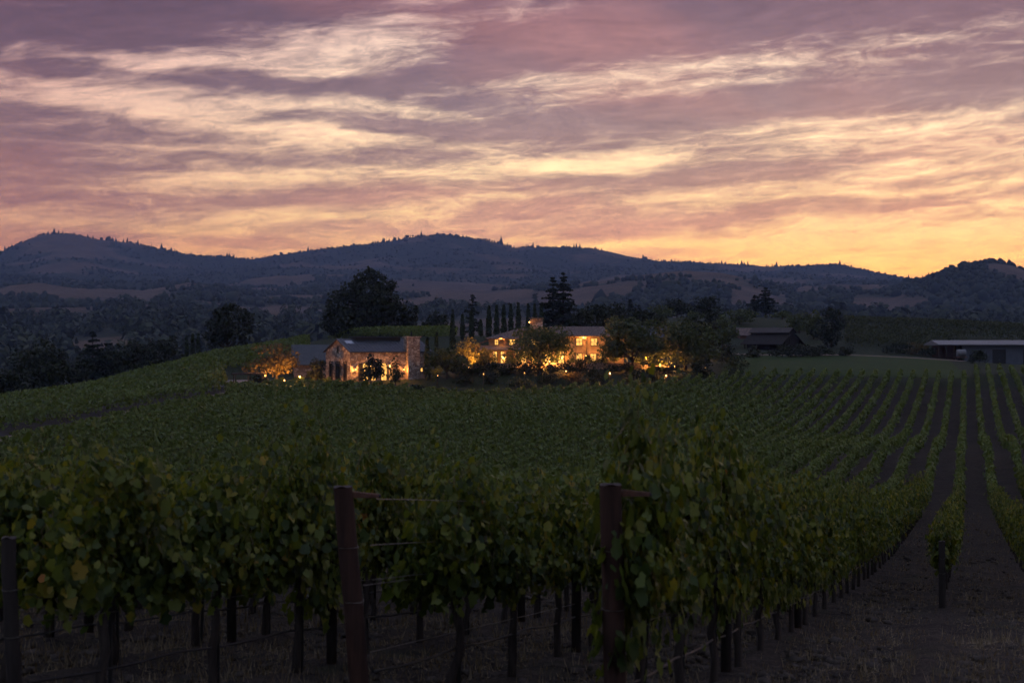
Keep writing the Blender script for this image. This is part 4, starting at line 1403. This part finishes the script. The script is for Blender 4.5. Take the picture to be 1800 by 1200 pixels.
def dark_barn():
    d = 300.0
    s = d / F
    x = (1392 - 900) * s
    z = EYE - 14 * s
    root = thing('dark_barn', 'black timber barn with raised monitor roof and wide lean-to eaves', 'barn', (x, d, z), R(-38))
    # local x runs back-left along the ridge, gable end at x = 0 faces right and front
    W = 3.1
    prof = [(-W, -1.5), (W, -1.5), (W, 2.0), (1.35, 2.95), (1.35, 3.7), (0, 4.45), (-1.35, 3.7), (-1.35, 2.95), (-W, 2.0)]
    MB().prism(prof, -9, 0, 'x').build('wall', M['dark_barn'], root)
    for sg in (-1, 1):
        b = MB()
        pts = [(sg * 5.2, 1.0), (sg * 1.352, 3.02), (sg * 1.352, 3.14), (sg * 5.2, 1.12)]
        b.prism(pts if sg < 0 else pts[::-1], -9.4, .4, 'x').build('lower_roof', M['dark_barn'], root)
    MB().prism([(-1.8, 3.48), (0, 4.48), (1.8, 3.48), (1.8, 3.6), (0, 4.6), (-1.8, 3.6)], -9.3, .3, 'x').build('monitor_roof', M['weathered'], root)
    for q in (-8.5, -5.7, -2.9, -.1):
        bx(root, 'post', 'dark_barn', (q - .1, q + .1, -5.0, -4.8, -1.5, 1.05))
    bx(root, 'door', 'dark_barn', (.0, .06, -1.1, 1.1, -.2, 2.2))
    bx(root, 'window', 'window_dim', (-9.06, -9.0, -.3, .3, 1.2, 2.2))
    # farm cottage with the lit upright window, behind
    x2 = (1318 - 900) / F * 318
    r2 = thing('cottage', 'small cottage with a tall lit window behind the dark barn', 'cottage', (x2, 318, EYE - 14 / F * 318), R(6))
    bx(r2, 'wall', 'brick_wall', (-2.2, 2.6, 0, 5, -2, 3.2))
    gable_roof(r2, -2.2, 2.6, 0, 5, 3.22, 4.7, 'tile_roof', .3, .12)
    window(r2, 0.0, 1.5, .75, 1.65, 0.0, 'window_dim', 2, 1)


dark_barn()


def long_building():
    d = 285.0
    s = d / F
    x = (1691 - 900) * s
    zb = EYE - 35 * s
    root = thing('long_building', 'long low blue-grey building with pale flat roof at the right edge', 'building', (x, d, zb), R(-3))
    bx(root, 'wall', 'blue_wall', (0, 26, 0, 10, -2, 3.2))
    MB().prism([(-.9, 3.22), (11, 3.22), (11, 3.45), (5.0, 4.25), (-.9, 3.42)], -4.9, 26.5, 'x').build('roof', M['pale_roof'], root)
    for q in (-4.7, -3.2, -1.7):
        bx(root, 'post', 'shade_timber', (q, q + .16, -.3, -.14, -2, 3.2))
    bx(root, 'back_wall', 'brick_wall', (-4.7, -.01, 5, 5.2, -2, 3.2))
    for q in (6, 12, 18):
        o = bx(root, 'door', 'iron', (q, q + 2.6, -.05, 0, -.6, 2.4))
        bx(root, 'handle', 'pale_roof', (q + 1.2, q + 1.4, -.1, -.052, .3, .4), parent=o)
    # small tank trailer parked at the end of the building
    t = thing('tank_trailer', 'small white tank trailer with red wheels beside the grey building', 'trailer', (x - 1.0, d - 2.6, zb + .2), R(8))
    MB().tube([(-.9, 0, 1.5), (-.8, 0, 1.5), (.8, 0, 1.5), (.9, 0, 1.5)], [.45, .72, .72, .45], 14).build('tank', M['pale_roof'], t, True)
    bx(t, 'chassis', 'brick_wall', (-1.1, 1.1, -.45, .45, .55, .78))
    for sg in (-.58, .58):
        MB().tube([(0, sg - .1, .36), (0, sg + .1, .36)], .42, 14).build('wheel', M['iron'], t, True)


long_building()


# ------------------------------------------------------------------ grapevines
SP = 1.77          # between rows
VS = 1.5           # between vines
L0 = 0.40          # the row that starts farther off, right of the camera
rot_row = math.atan2(rd[1], rd[0])

_LEAF = np.array([(0, 0, 0), (0, -.16, .02), (.20, -.30, .07), (.46, -.18, .11), (.43, .04, .06), (.52, .24, .12), (.37, .34, .06), (.22, .50, .05), (0, .66, -.04), (-.22, .50, .05), (-.37, .34, .06), (-.52, .24, .12), (-.43, .04, .06), (-.46, -.18, .11), (-.20, -.30, .07)])
_LEAF_F = np.array([(0, i, i + 1 if i < 14 else 1) for i in range(1, 15)])
_LEAF5 = np.array([(0, -.3, 0), (.45, -.15, .1), (.3, .35, .05), (0, .6, -.05), (-.3, .35, .05), (-.45, -.15, .1)])
_LEAF5_F = np.array([(0, 1, 2), (0, 2, 3), (0, 3, 4), (0, 4, 5)])


def leaves(cen, nrm, size, g, shape=_LEAF, faces=_LEAF_F, droop=.8):
    n = len(cen)
    tip = g.normal(size=(n, 3)) * .9 + np.array([0, 0, -droop])
    u, t, k = frames(nrm, tip)
    s = size[:, None, None]
    curl = g.uniform(-1.0, 3.2, (n, 1, 1))
    asp = g.uniform(.85, 1.2, (n, 1, 1))
    v = cen[:, None] + s * (shape[None, :, :1] * asp * u[:, None] + shape[None, :, 1:2] * t[:, None] + shape[None, :, 2:] * curl * k[:, None])
    f = (faces[None] + (np.arange(n) * len(shape))[:, None, None]).reshape(-1, 3)
    return v.reshape(-1, 3), f


def vine_meshes(seed, nleaf, tall=1.0, tuft=0.0, skirt=.24):
    """one vine along local x: trunk with two arms, shoots, leaves"""
    g = np.random.default_rng(seed)
    tr = MB()
    zc = .88 + g.normal() * .03
    pts, rad = [(0, 0, -.15)], [.06]
    for i in range(1, 6):
        pts.append((g.normal() * .022, g.normal() * .022, zc * i / 5))
        rad.append(.052 - .004 * i + g.random() * .009)
    tr.tube(pts, rad, 7)
    for sg in (-1, 1):
        p2, r2 = [pts[-1]], [.035]
        for i in range(1, 5):
            p2.append((sg * .19 * i, g.normal() * .02, zc + .05 + g.normal() * .02))
            r2.append(.034 - .004 * i)
        tr.tube(p2, r2, 6)
    cn = MB()
    cs, ns, ss = [], [], []
    shoots = 28
    tx = g.uniform(-.5, .5)
    for k in range(shoots):
        x0 = -.78 + 1.56 * (k + g.random()) / shoots
        side = g.choice([-1, 1])
        top = (1 - .24 * (abs(x0) / .78) ** 2) * (1.76 + g.normal() * .13 + tuft * max(0, math.cos((x0 - tx) * 3.2)) * g.random()) * tall
        flop = g.random() < .38
        p, prev = [], np.array([x0, 0, zc + .03])
        steps = 7
        out = side * abs(g.normal()) * .11
        for s in range(steps + 1):
            u = s / steps
            if flop:
                z = zc + (top - zc) * .62 * math.sin(u * math.pi * .78) * 1.25 - .25 * u
                y = side * (.24 * u ** 1.2) + out * u
            else:
                z = zc + (top - zc) * u
                y = out * math.sin(u * 2.2)
            prev = np.array([x0 + g.normal() * .035 * (1 + 2 * u) + .10 * u * g.normal(), y + g.normal() * .02, z])
            p.append(prev)
        cn.tube([tuple(q) for q in p], [.006 - .0005 * i for i in range(len(p))], 3, False)
        m = int(nleaf / shoots)
        t = g.random(m) ** .85 * steps
        i0 = np.minimum(t.astype(int), steps - 1)
        P = np.array(p)
        c = P[i0] + (P[i0 + 1] - P[i0]) * (t - i0)[:, None]
        off = np.stack([g.normal(size=m) * .10, g.normal(size=m) * .10, g.normal(size=m) * .07 - .03], -1)
        c = c + off
        nr = np.stack([off[:, 0] * 3 + g.normal(size=m) * .75, np.sign(c[:, 1] + g.normal(size=m) * .06) * .8, .55 + g.normal(size=m) * .7], -1)
        cs.append(c)
        ns.append(nr)
        ss.append(np.clip(.078 * np.exp(g.normal(size=m) * .34), .035, .135) * (1 - .35 * (t / steps) ** 3))
    # hanging skirt below the arms
    m = int(nleaf * skirt)
    c = np.stack([g.uniform(-.8, .8, m), g.normal(size=m) * .15, g.uniform(.48 if skirt > .1 else .78, 1.0, m) + .06 * g.normal(size=m)], -1)
    keep = fbm(c[:, 0] * 3 + seed, c[:, 2] * 2 + seed, 2) > .42
    c = c[keep]
    cs.append(c)
    ns.append(np.stack([g.normal(size=len(c)) * .4, np.sign(c[:, 1]), .3 + g.normal(size=len(c)) * .3], -1))
    ss.append(g.uniform(.06, .125, len(c)))
    C, N, S = np.concatenate(cs), np.concatenate(ns), np.concatenate(ss)
    # clumped growth: lumps stand out, gaps open between shoots
    lump = fbm(C[:, 0] * 2.1 + seed * 1.7, C[:, 2] * 1.9 + seed * .9 + np.sign(C[:, 1]) * 9, 3)
    C[:, 1] *= .35 + 1.5 * lump
    keep = ((lump > .40) | (g.random(len(C)) < .30)) & (C[:, 2] < 2.12)
    C, N, S = C[keep], N[keep], S[keep]
    return tr, cn, C, N, S, g


# near vines: full leaves; the outermost leaves of the closest ones are leaves of their own
VAR = []
for i in range(7):
    tr, cn, C, N, S, g = vine_meshes(300 + i, 2500, 1.0, [.2, .5, .05, .6, .3, .1, .4][i], .06 if i < 4 else .24)
    o = np.argsort(-np.abs(C[:, 1]) - .25 * g.random(len(C)) - .2 * (C[:, 2] > 1.6) + 2.0 * (C[:, 2] < .95))
    loose, rest = o[:56], o[56:]
    v, f = leaves(C[rest], N[rest], S[rest], g)
    VAR.append(dict(trunk=tr.mesh('trunk', M['vine_bark'], True), canes=cn.mesh('canes', M['cane']),
                    rest=np_mesh('foliage', v, f, M['vine_leaf']),
                    loose=[(Vector(C[q]), N[q], S[q]) for q in loose]))
MID = []
for i in range(6):
    tr, cn, C, N, S, g = vine_meshes(330 + i, 900, .97, .3)
    v, f = leaves(C, N, S * 1.5, g, _LEAF5, _LEAF5_F)
    MID.append(dict(trunk=VAR[i]['trunk'], full=np_mesh('foliage', v, f, M['vine_leaf'])))
LEAFM = []
for i in range(5):
    sh = _LEAF.copy()
    sh[:, 2] *= [.5, 1.2, 1.8, -.4, .9][i]
    sh[:, 0] *= [1, 1.1, .9, 1.05, .95][i]
    LEAFM.append(np_mesh('leaf', sh, _LEAF_F, M['vine_leaf']))

_ONES = ['', 'first', 'second', 'third', 'fourth', 'fifth', 'sixth', 'seventh', 'eighth', 'ninth', 'tenth', 'eleventh', 'twelfth', 'thirteenth', 'fourteenth', 'fifteenth', 'sixteenth', 'seventeenth', 'eighteenth', 'nineteenth']


def ordinal(n):
    if n < 20:
        return _ONES[n]
    tens = ['', '', 'twent', 'thirt', 'fort', 'fift', 'sixt', 'sevent'][n // 10]
    return tens + ('ieth' if n % 10 == 0 else 'y-' + _ONES[n % 10])


ROWNAME = {0: 'the row starting at the short dark post', 1: 'the row behind the rightmost red-brown post', 2: 'the row behind the middle red-brown post', 3: 'the row behind the leaning dark post'}
for q in range(1, 40):
    ROWNAME[3 + q] = 'the %s row beyond the leaning-post row' % ordinal(q)
    ROWNAME[-q] = 'the %s row right of the short dark post' % ordinal(q)
START = {1: 9.05, 2: 9.04, 3: 7.61, 0: 25.0, -1: 24.0, -2: 23, -3: 22}     # distance along the row of its end post


def row_xy(i, t):
    p = rd * t + rn * (L0 + SP * i)
    return p[0], p[1]


def slope_at(x, y):
    a = gz(np.array([x - rd[0] * .7, x + rd[0] * .7]), np.array([y - rd[1] * .7, y + rd[1] * .7]))
    return math.atan2(a[1] - a[0], 1.4)


def track_side(x, y):
    """> 0 on the villa side of the dirt track"""
    px = 900 + F * x / np.maximum(y, 1)
    return np.interp(px, [-60, 120, 255, 400], [122, 142, 162, 190]) - y


cand = []
for i in range(-14, 60):
    t0 = START.get(i, 9.0 if i > 3 else 22.0)
    gap = {2: 1.75, 1: .62, 3: .9}.get(i, .8)
    for k in range(70):
        t = t0 + gap + VS * k
        x, y = row_xy(i, t)
        if y < 3 or t > 110:
            continue
        px = 900 + F * x / y
        if px < -90 or px > 1890:
            continue
        cand.append((y, i, k, x, y, px, t))
cand.sort()


def visible(c):
    y, i, k, x, _, px, t = c
    if i in (0, 1, -1):
        return t < 75
    if i in (2, 3):
        return y < 24
    if i in (4, 5, 6, 7, 8):
        return y < 22
    if i < -1:
        return t < 90
    return y < 17


own = [c for c in cand if visible(c)][:300]
own_keys = {(c[1], c[2]) for c in own}
vg = np.random.default_rng(77)
nleafobj = 0
TALL = {(1, 0): 1.15, (1, 1): 1.20, (1, 2): 1.17, (1, 3): 1.14, (1, 4): 1.12, (3, 1): 1.04, (3, 0): 1.02, (3, 2): 1.20, (3, 3): 1.06}
for c in own:
    y, i, k, x, _, px, t = c
    z = gz1(x, y)
    lab = 'green grapevine, %s vine in %s' % (ordinal(k + 1), ROWNAME[i])
    grp = 'grapevines of the near rows'
    root = thing('grapevine', lab, 'grapevine', (x, y, z), 0, grp)
    flip = math.pi if vg.random() < .5 else 0
    m = Matrix.Translation((x, y, z)) @ Matrix.Rotation(rot_row, 4, 'Z') @ Matrix.Rotation(-slope_at(x, y), 4, 'Y') @ Matrix.Rotation(flip, 4, 'Z') @ Matrix.Diagonal((1, .52 if i < 1 else .70, vg.uniform(.90, 1.09) * TALL.get((i, k), 1.06 if i == 1 else .90 if i < 1 else 1.0), 1))
    root.matrix_basis = m
    near = y < 15.5
    if y < 34:
        V = VAR[int(vg.integers(4, 7))] if i == 1 else VAR[int(vg.integers(0, 5))]
        link('trunk', V['trunk'], root)
        link('canes', V['canes'], root)
        if near and i <= 5:
            tag(link('foliage', V['rest'], root), kind='stuff')
            for P, N, S in V['loose']:
                q = link('leaf', LEAFM[int(vg.integers(5))], root, P)
                nn = Vector(N).normalized()
                tip = Vector((vg.normal() * .5, vg.normal() * .5, -1.2))
                tt = (tip - nn * tip.dot(nn)).normalized()
                uu = tt.cross(nn)
                q.rotation_euler = Matrix((uu, tt, nn)).transposed().to_euler()
                s = S * .95
                q.scale = (s, s, s)
                nleafobj += 1
        else:
            tag(link('foliage', V['rest'], root), kind='stuff')
    else:
        V = MID[int(vg.integers(6))]
        link('trunk', V['trunk'], root)
        tag(link('foliage', V['full'], root), kind='stuff')
print('vines', len(own), 'leaves', nleafobj)


# ------------------------------------------------------------------ the rest of the vineyard, read as one mass
def row_field(name, label, polyfun, ang, spacing, tmin, tmax, lmin, lmax, skip=None, seed=5, hgt=1.95, smin=.17, mtl='vine_far', area=2.3, l0=0.):
    g = np.random.default_rng(seed)
    r1 = np.array([math.sin(ang), math.cos(ang)])
    r2 = np.array([-math.cos(ang), math.sin(ang)])
    li = np.arange(math.ceil((lmin - l0) / spacing), math.floor((lmax - l0) / spacing) + 1)
    tk = np.arange(int((tmax - tmin) / VS))
    I, K = np.meshgrid(li, tk, indexing='ij')
    I, K = I.ravel(), K.ravel()
    t = tmin + K * VS
    x = r1[0] * t + r2[0] * (l0 + I * spacing)
    y = r1[1] * t + r2[1] * (l0 + I * spacing)
    ok = (y > 5) & polyfun(x, y)
    if skip is not None:
        ok &= ~skip(I, t, x, y)
    x, y, I, t = x[ok], y[ok], I[ok], t[ok]
    dd = np.hypot(x, y)
    size = np.clip(.095 * dd / 60, smin, .30)
    size = np.where((dd < 84) & (x < .12 * y), .30, size)   # rows hidden in the dip
    cnt = np.maximum(8, (area * VS / size ** 2).astype(int))
    idx = np.repeat(np.arange(len(x)), cnt)
    n = len(idx)
    dt = g.uniform(-.55, .55, n) * VS
    wild = fbm(x * 1.7, y * 1.7, 2)[idx]
    u = g.random(n) ** .6
    zz = .40 + (hgt - .40 + (wild - .5) * .3) * u + g.normal(size=n) * .035
    lat = g.normal(size=n) * .12 * (1.15 - .45 * u)
    X = x[idx] + r1[0] * dt + r2[0] * lat
    Y = y[idx] + r1[1] * dt + r2[1] * lat
    zb = gz(x, y)
    zb2 = gz(x + r1[0], y + r1[1])
    Z = zb[idx] + (zb2 - zb)[idx] * dt + zz
    nr = np.stack([r2[0] * np.sign(lat) + g.normal(size=n) * .6, r2[1] * np.sign(lat) + g.normal(size=n) * .6, .5 + g.normal(size=n) * .4], -1)
    v, f = clumps(np.stack([X, Y, Z], -1), nr, size[idx] * g.uniform(.7, 1.3, n), g, .6)
    o = link(name, np_mesh(name, v, f, M[mtl]))
    tag(o, label, None, None, 'stuff')
    print('ROWS', name, len(x), n)
    return o


def main_poly(x, y):
    px = 900 + F * x / np.maximum(y, 1)
    far = np.interp(px, [-100, 380, 420, 520, 1240, 1700, 1720, 2000], [205, 205, 198, 208, 211.5, 210, 232, 236])
    return (px > -120) & (px < 1930) & (y < far) & ((track_side(x, y) > 3.2) | (px > 400))


first_t = lambda I: np.where(I > 3, 9.0, np.where(I < 1, 24.0, 9.0))


def skip_main(I, t, x, y):
    own_t = np.zeros(len(I), bool)
    for i in np.unique(I):
        ks = [c[2] for c in own if c[1] == i]
        if ks:
            t0 = START.get(int(i), 9.0 if i > 3 else 22.0) + {2: 1.75, 1: .62, 3: .9}.get(int(i), .8)
            own_t |= (I == i) & (t < t0 + VS * (max(ks) + .9))
    return own_t | (t < first_t(I))


row_field('vineyard_rows', 'vine rows filling the slope up to the estate', main_poly, ROW, SP, 9.6, 245, -45, 150, skip_main, 5, 1.42, .12, 'vine_far', 2.1, L0)


def left_poly(x, y):
    px = 900 + F * x / np.maximum(y, 1)
    near = np.interp(px, [-120, 120, 250, 400, 470], [127.5, 149, 169, 197, 222])
    far = np.interp(px, [-120, 0, 230, 440, 520], [182, 192, 236, 278, 282])
    return (px > -120) & (px < 545) & (y > near) & (y < far) & ~((px > 395) & (y < 228))


row_field('vineyard_slope', 'vineyard block on the left slope beyond the dirt track', left_poly, R(-42), 2.0, 20, 330, -240, 190, None, 6, 1.8, .2, 'vine_far', 1.7)


def back_poly(x, y):
    px = 900 + F * x / np.maximum(y, 1)
    return (px > 500) & (px < 800) & (y > 268) & (y < 308) & (y > np.interp(px, [500, 800], [276, 272]))


row_field('vineyard_knoll', 'vine rows on the knoll behind the stone barn', back_poly, R(60), 2.0, 120, 330, 100, 330, None, 8, 2.1, .30, 'vine_far', 1.7)


def right_poly(x, y):
    px = 900 + F * x / np.maximum(y, 1)
    return (px > 1485) & (px < 1960) & (y > np.interp(px, [1485, 1640, 1700], [296, 306, 330])) & (y < 384) & ~((y > 340) & (y < 352))


row_field('vineyard_bank', 'vine rows on the bank behind the long grey building', right_poly, R(-8), 2.6, 250, 420, -220, -40, None, 9, 2.1, .32, 'shrub_leaf', 1.5)


# ------------------------------------------------------------------ posts, wires, stakes
def end_post(i, label, lean, h, rad, mtl, arm=True, t_off=0.):
    x, y = row_xy(i, START[i] + t_off)
    z = gz1(x, y)
    root = thing('end_post', label, 'post', (x, y, z), 0, None)
    g = np.random.default_rng(400 + i)
    b = MB()
    pts, rr = [], []
    for k in range(9):
        u = k / 8
        pts.append((lean * u + g.normal() * .003, g.normal() * .003, -.25 + (h + .25) * u))
        rr.append(rad * (1.06 - .07 * u + g.normal() * .012))
    b.tube(pts, rr, 18, False)
    b.build('shaft', M[mtl], root, True)
    tp_ = Vector(pts[-1])
    c = MB()
    ring = [(tp_.x + rr[-1] * .985 * math.cos(a), tp_.y + rr[-1] * .985 * math.sin(a), h + .004 + .008 * math.sin(3 * a)) for a in [2 * math.pi * q / 18 for q in range(18)]]
    c.poly(ring + [(tp_.x, tp_.y, h + .012)], [(q, (q + 1) % 18, 18) for q in range(18)])
    c.build('post_top', M['end_grain'], root)
    if arm:
        # rusty angle-iron crossarm near the top, pointing across the row
        ax = Vector((.93, -.20, -.02)).normalized()
        up = Vector((0, 0, 1))
        s = Vector((lean * .95, 0, h - .055)) + ax * rad * .8
        e = s + ax * .20
        nrm = ax.cross(up)
        m = MB()
        for a, b_ in ((up * .012, nrm * .025), (up * .004 - nrm * 0, nrm * .025)):
            pass
        m.poly([s + up * .022, e + up * .010, e - up * .006, s - up * .016, s + up * .022 + nrm * .006, e + up * .010 + nrm * .006, e - up * .006 + nrm * .006, s - up * .016 + nrm * .006],
               [(0, 1, 2, 3), (7, 6, 5, 4), (0, 4, 5, 1), (1, 5, 6, 2), (2, 6, 7, 3), (3, 7, 4, 0)])
        m.poly([s + up * .0225, e + up * .0105, e + up * .0105 - nrm * .035, s + up * .0225 - nrm * .035, s + up * .028, e + up * .016, e + up * .016 - nrm * .035, s + up * .028 - nrm * .035],
               [(3, 2, 1, 0), (4, 5, 6, 7), (0, 1, 5, 4), (1, 2, 6, 5), (2, 3, 7, 6), (3, 0, 4, 7)])
        o = m.build('crossarm', M['rust'], root)
        MB().tube([e + up * .004, e + ax * .012 + up * .004], .013, 6).build('wire_clip', M['iron'], o)
    # wire wraps
    for zz in (h * .54, h * .76):
        u = zz / h
        rw = rad * 1.04
        MB().tube([(lean * u + rw * math.cos(a), rw * math.sin(a), zz + .004 * math.sin(a)) for a in [2 * math.pi * q / 16 for q in range(17)]], .0028, 4, False).build('wire_wrap', M['wire'], root)
    return root


end_post(1, 'rightmost thick red-brown wooden end post with rusty crossarm', -.05, 1.75, .072, 'red_post')
end_post(2, 'middle red-brown wooden end post leaning left, bare wires beside it', -.17, 1.70, .067, 'red_post')
end_post(3, 'leaning dark end post at the left picture edge', -.07, 1.34, .046, 'dark_post', False)
end_post(0, 'short dark end post of the row at far right', .0, 1.15, .055, 'dark_post', False)

WL = {1: 'rightmost red-brown post', 2: 'middle red-brown post', 3: 'leaning dark post at left'}
for i, hs in ((2, [(1.62, .05, 'top'), (1.30, .0, 'upper'), (1.06, .02, 'upper of the paired middle'), (1.02, -.05, 'lower of the paired middle'), (.56, .0, 'fruiting')]),
              (1, [(1.66, .05, 'top'), (1.10, .0, 'middle'), (.80, .0, 'fruiting')]), (3, [(1.15, .0, 'upper'), (.98, .0, 'middle'), (.80, .0, 'fruiting')])):
    for hz_, off, nm in hs:
        pts = []
        for k in range(40):
            t = START[i] + .04 + k * .75
            x, y = row_xy(i, t)
            x, y = x - rn[0] * off, y - rn[1] * off
            sag = .018 * math.sin(math.pi * ((k * .75) % 6) / 6)
            pts.append((x, y, gz1(x, y) + hz_ - sag))
        tag(MB().tube(pts, .0032, 4).build('trellis_wire', M['wire']), '%s trellis wire running back from the %s' % (nm, WL[i]), 'wire', 'trellis wires')
for i in (1, 2, 3, 4, 5):
    pts = []
    for k in range(50):
        t = START.get(i, 9.0) + .1 + k * .6
        x, y = row_xy(i, t)
        pts.append((x, y, gz1(x, y) + .42 - .03 * math.sin(k * 1.05) ** 2))
    tag(MB().tube(pts, .010, 5).build('drip_hose', M['hose']), 'black drip hose strung low along %s' % ROWNAME[i], 'hose', 'drip hoses')

stm = MB().tube([(0, 0, -.1), (0, 0, 1.45)], [.018, .017], 5).mesh('vine_stake', M['iron'])
psm = MB().tube([(0, 0, -.2), (.004, .003, .9), (0, 0, 1.5)], [.052, .050, .048], 10).mesh('line_post', M['dark_post'], True)
for c in own:
    y, i, k, x, _, px, t = c
    if y > 26 or i > 6:
        continue
    x2, y2 = row_xy(i, t + .11)
    o = link('vine_stake', stm, None, (x2, y2, gz1(x2, y2)))
    o.rotation_euler = (vg.normal() * .02, vg.normal() * .02, 0)
    tag(o, 'metal stake at the %s vine of %s' % (ordinal(k + 1), ROWNAME[i]), 'stake', 'vine stakes')
    if k % 4 == 2 and y < 24:
        x3, y3 = row_xy(i, t + .75)
        o = link('line_post', psm, None, (x3, y3, gz1(x3, y3)))
        tag(o, 'dark wooden line post, %s one along %s' % (ordinal(k // 4 + 1), ROWNAME[i]), 'post', 'line posts in the rows')


# ------------------------------------------------------------------ litter and dry grass on the near ground
def litter():
    g = np.random.default_rng(91)
    n = 170000
    d = np.exp(g.uniform(math.log(6.5), math.log(75), n))
    px = g.uniform(-60, 1860, n)
    x, y = (px - 900) / F * d, d
    l = (x * rn[0] + y * rn[1] - L0) / SP
    near_row = np.abs(l - np.round(l))
    pat = fbm(x * .9, y * .9, 3)
    k = (g.random(n) < .25 + .9 * np.clip(pat - .45, 0, 1) * 3) & (near_row > .04)
    x, y, d = x[k], y[k], d[k]
    n = len(x)
    z = gz(x, y) + (fbm(x * 1.3 + 50, y * 1.3 + 80, 4) - .5) * .16 * np.clip(1 - np.hypot(x, y) / 140, 0, 1)
    ln = g.uniform(.05, .15, n) * (.7 + 1.1 * np.clip(fbm(x * .5 + 7, y * .5, 3) - .4, 0, .5) * 2)
    a = g.uniform(0, 2 * math.pi, n)
    up = g.random(n) < .45
    dr = np.stack([np.cos(a) * np.where(up, .45, 1), np.sin(a) * np.where(up, .45, 1), np.where(up, g.uniform(.6, 1.2, n), g.uniform(.0, .18, n))], -1)
    wv = np.stack([-np.sin(a), np.cos(a), 0 * a], -1) * (.004 + .00018 * d)[:, None]
    b = np.stack([x, y, z - .005], -1)
    tpn = b + dr * ln[:, None]
    v = np.stack([b - wv, b + wv, tpn], 1).reshape(-1, 3)
    o = link('dry_grass', np_mesh('dry_grass', v, np.arange(n * 3).reshape(n, 3), M['dry_grass']))
    tag(o, 'dry grass and straw litter on the soil between the vine rows', None, None, 'stuff')


litter()


def clods():
    g = np.random.default_rng(93)
    n = 16000
    d = np.exp(g.uniform(math.log(7), math.log(60), n))
    px = g.uniform(-60, 1860, n)
    x, y = (px - 900) / F * d, d
    k = fbm(x * .6 + 20, y * .6 + 3, 3) + g.normal(size=n) * .08 > .5
    x, y, d = x[k], y[k], d[k]
    n = len(x)
    z = gz(x, y) + (fbm(x * 1.3 + 50, y * 1.3 + 80, 4) - .5) * .16 * np.clip(1 - np.hypot(x, y) / 140, 0, 1)
    nv, nf = icosa()
    s = .012 + .055 * g.random(n) ** 2.2 * (1 + d * .012)
    P = nv[None] * (1 + g.normal(size=(n, 12, 1)) * .25) * np.stack([s * g.uniform(.7, 1.6, n), s * g.uniform(.7, 1.6, n), s * .6], -1)[:, None] + np.stack([x, y, z], -1)[:, None]
    o = link('soil_clods', np_mesh('soil_clods', P.reshape(-1, 3), (nf[None] + (np.arange(n) * 12)[:, None, None]).reshape(-1, 3), M['clod']))
    tag(o, 'loose soil clods scattered between the vine rows', None, None, 'stuff')


M['clod'] = rough_mat('clod', (.03, .024, .02), (.10, .08, .066), 9, .95, .5, .01, .1)
clods()

# ------------------------------------------------------------------ evening haze over the valley
HB = MB().box(-5500, 5500, -5500, 5500, -45, 480)
hm = bpy.data.materials.new('haze')
hm.use_nodes = True
ht = NT(hm.node_tree)
ho = ht.n('ShaderNodeOutputMaterial')
pv = ht.n('ShaderNodeVolumePrincipled')
pv.inputs['Color'].default_value = (.45, .60, 1.0, 1)
pv.inputs['Density'].default_value = 1.0e-4
pv.inputs['Anisotropy'].default_value = 0.1
ht.link(pv.outputs[0], ho.inputs['Volume'])
hb = HB.build('haze', hm)
tag(hb, 'thin bluish evening haze over the valley', None, None, 'stuff')
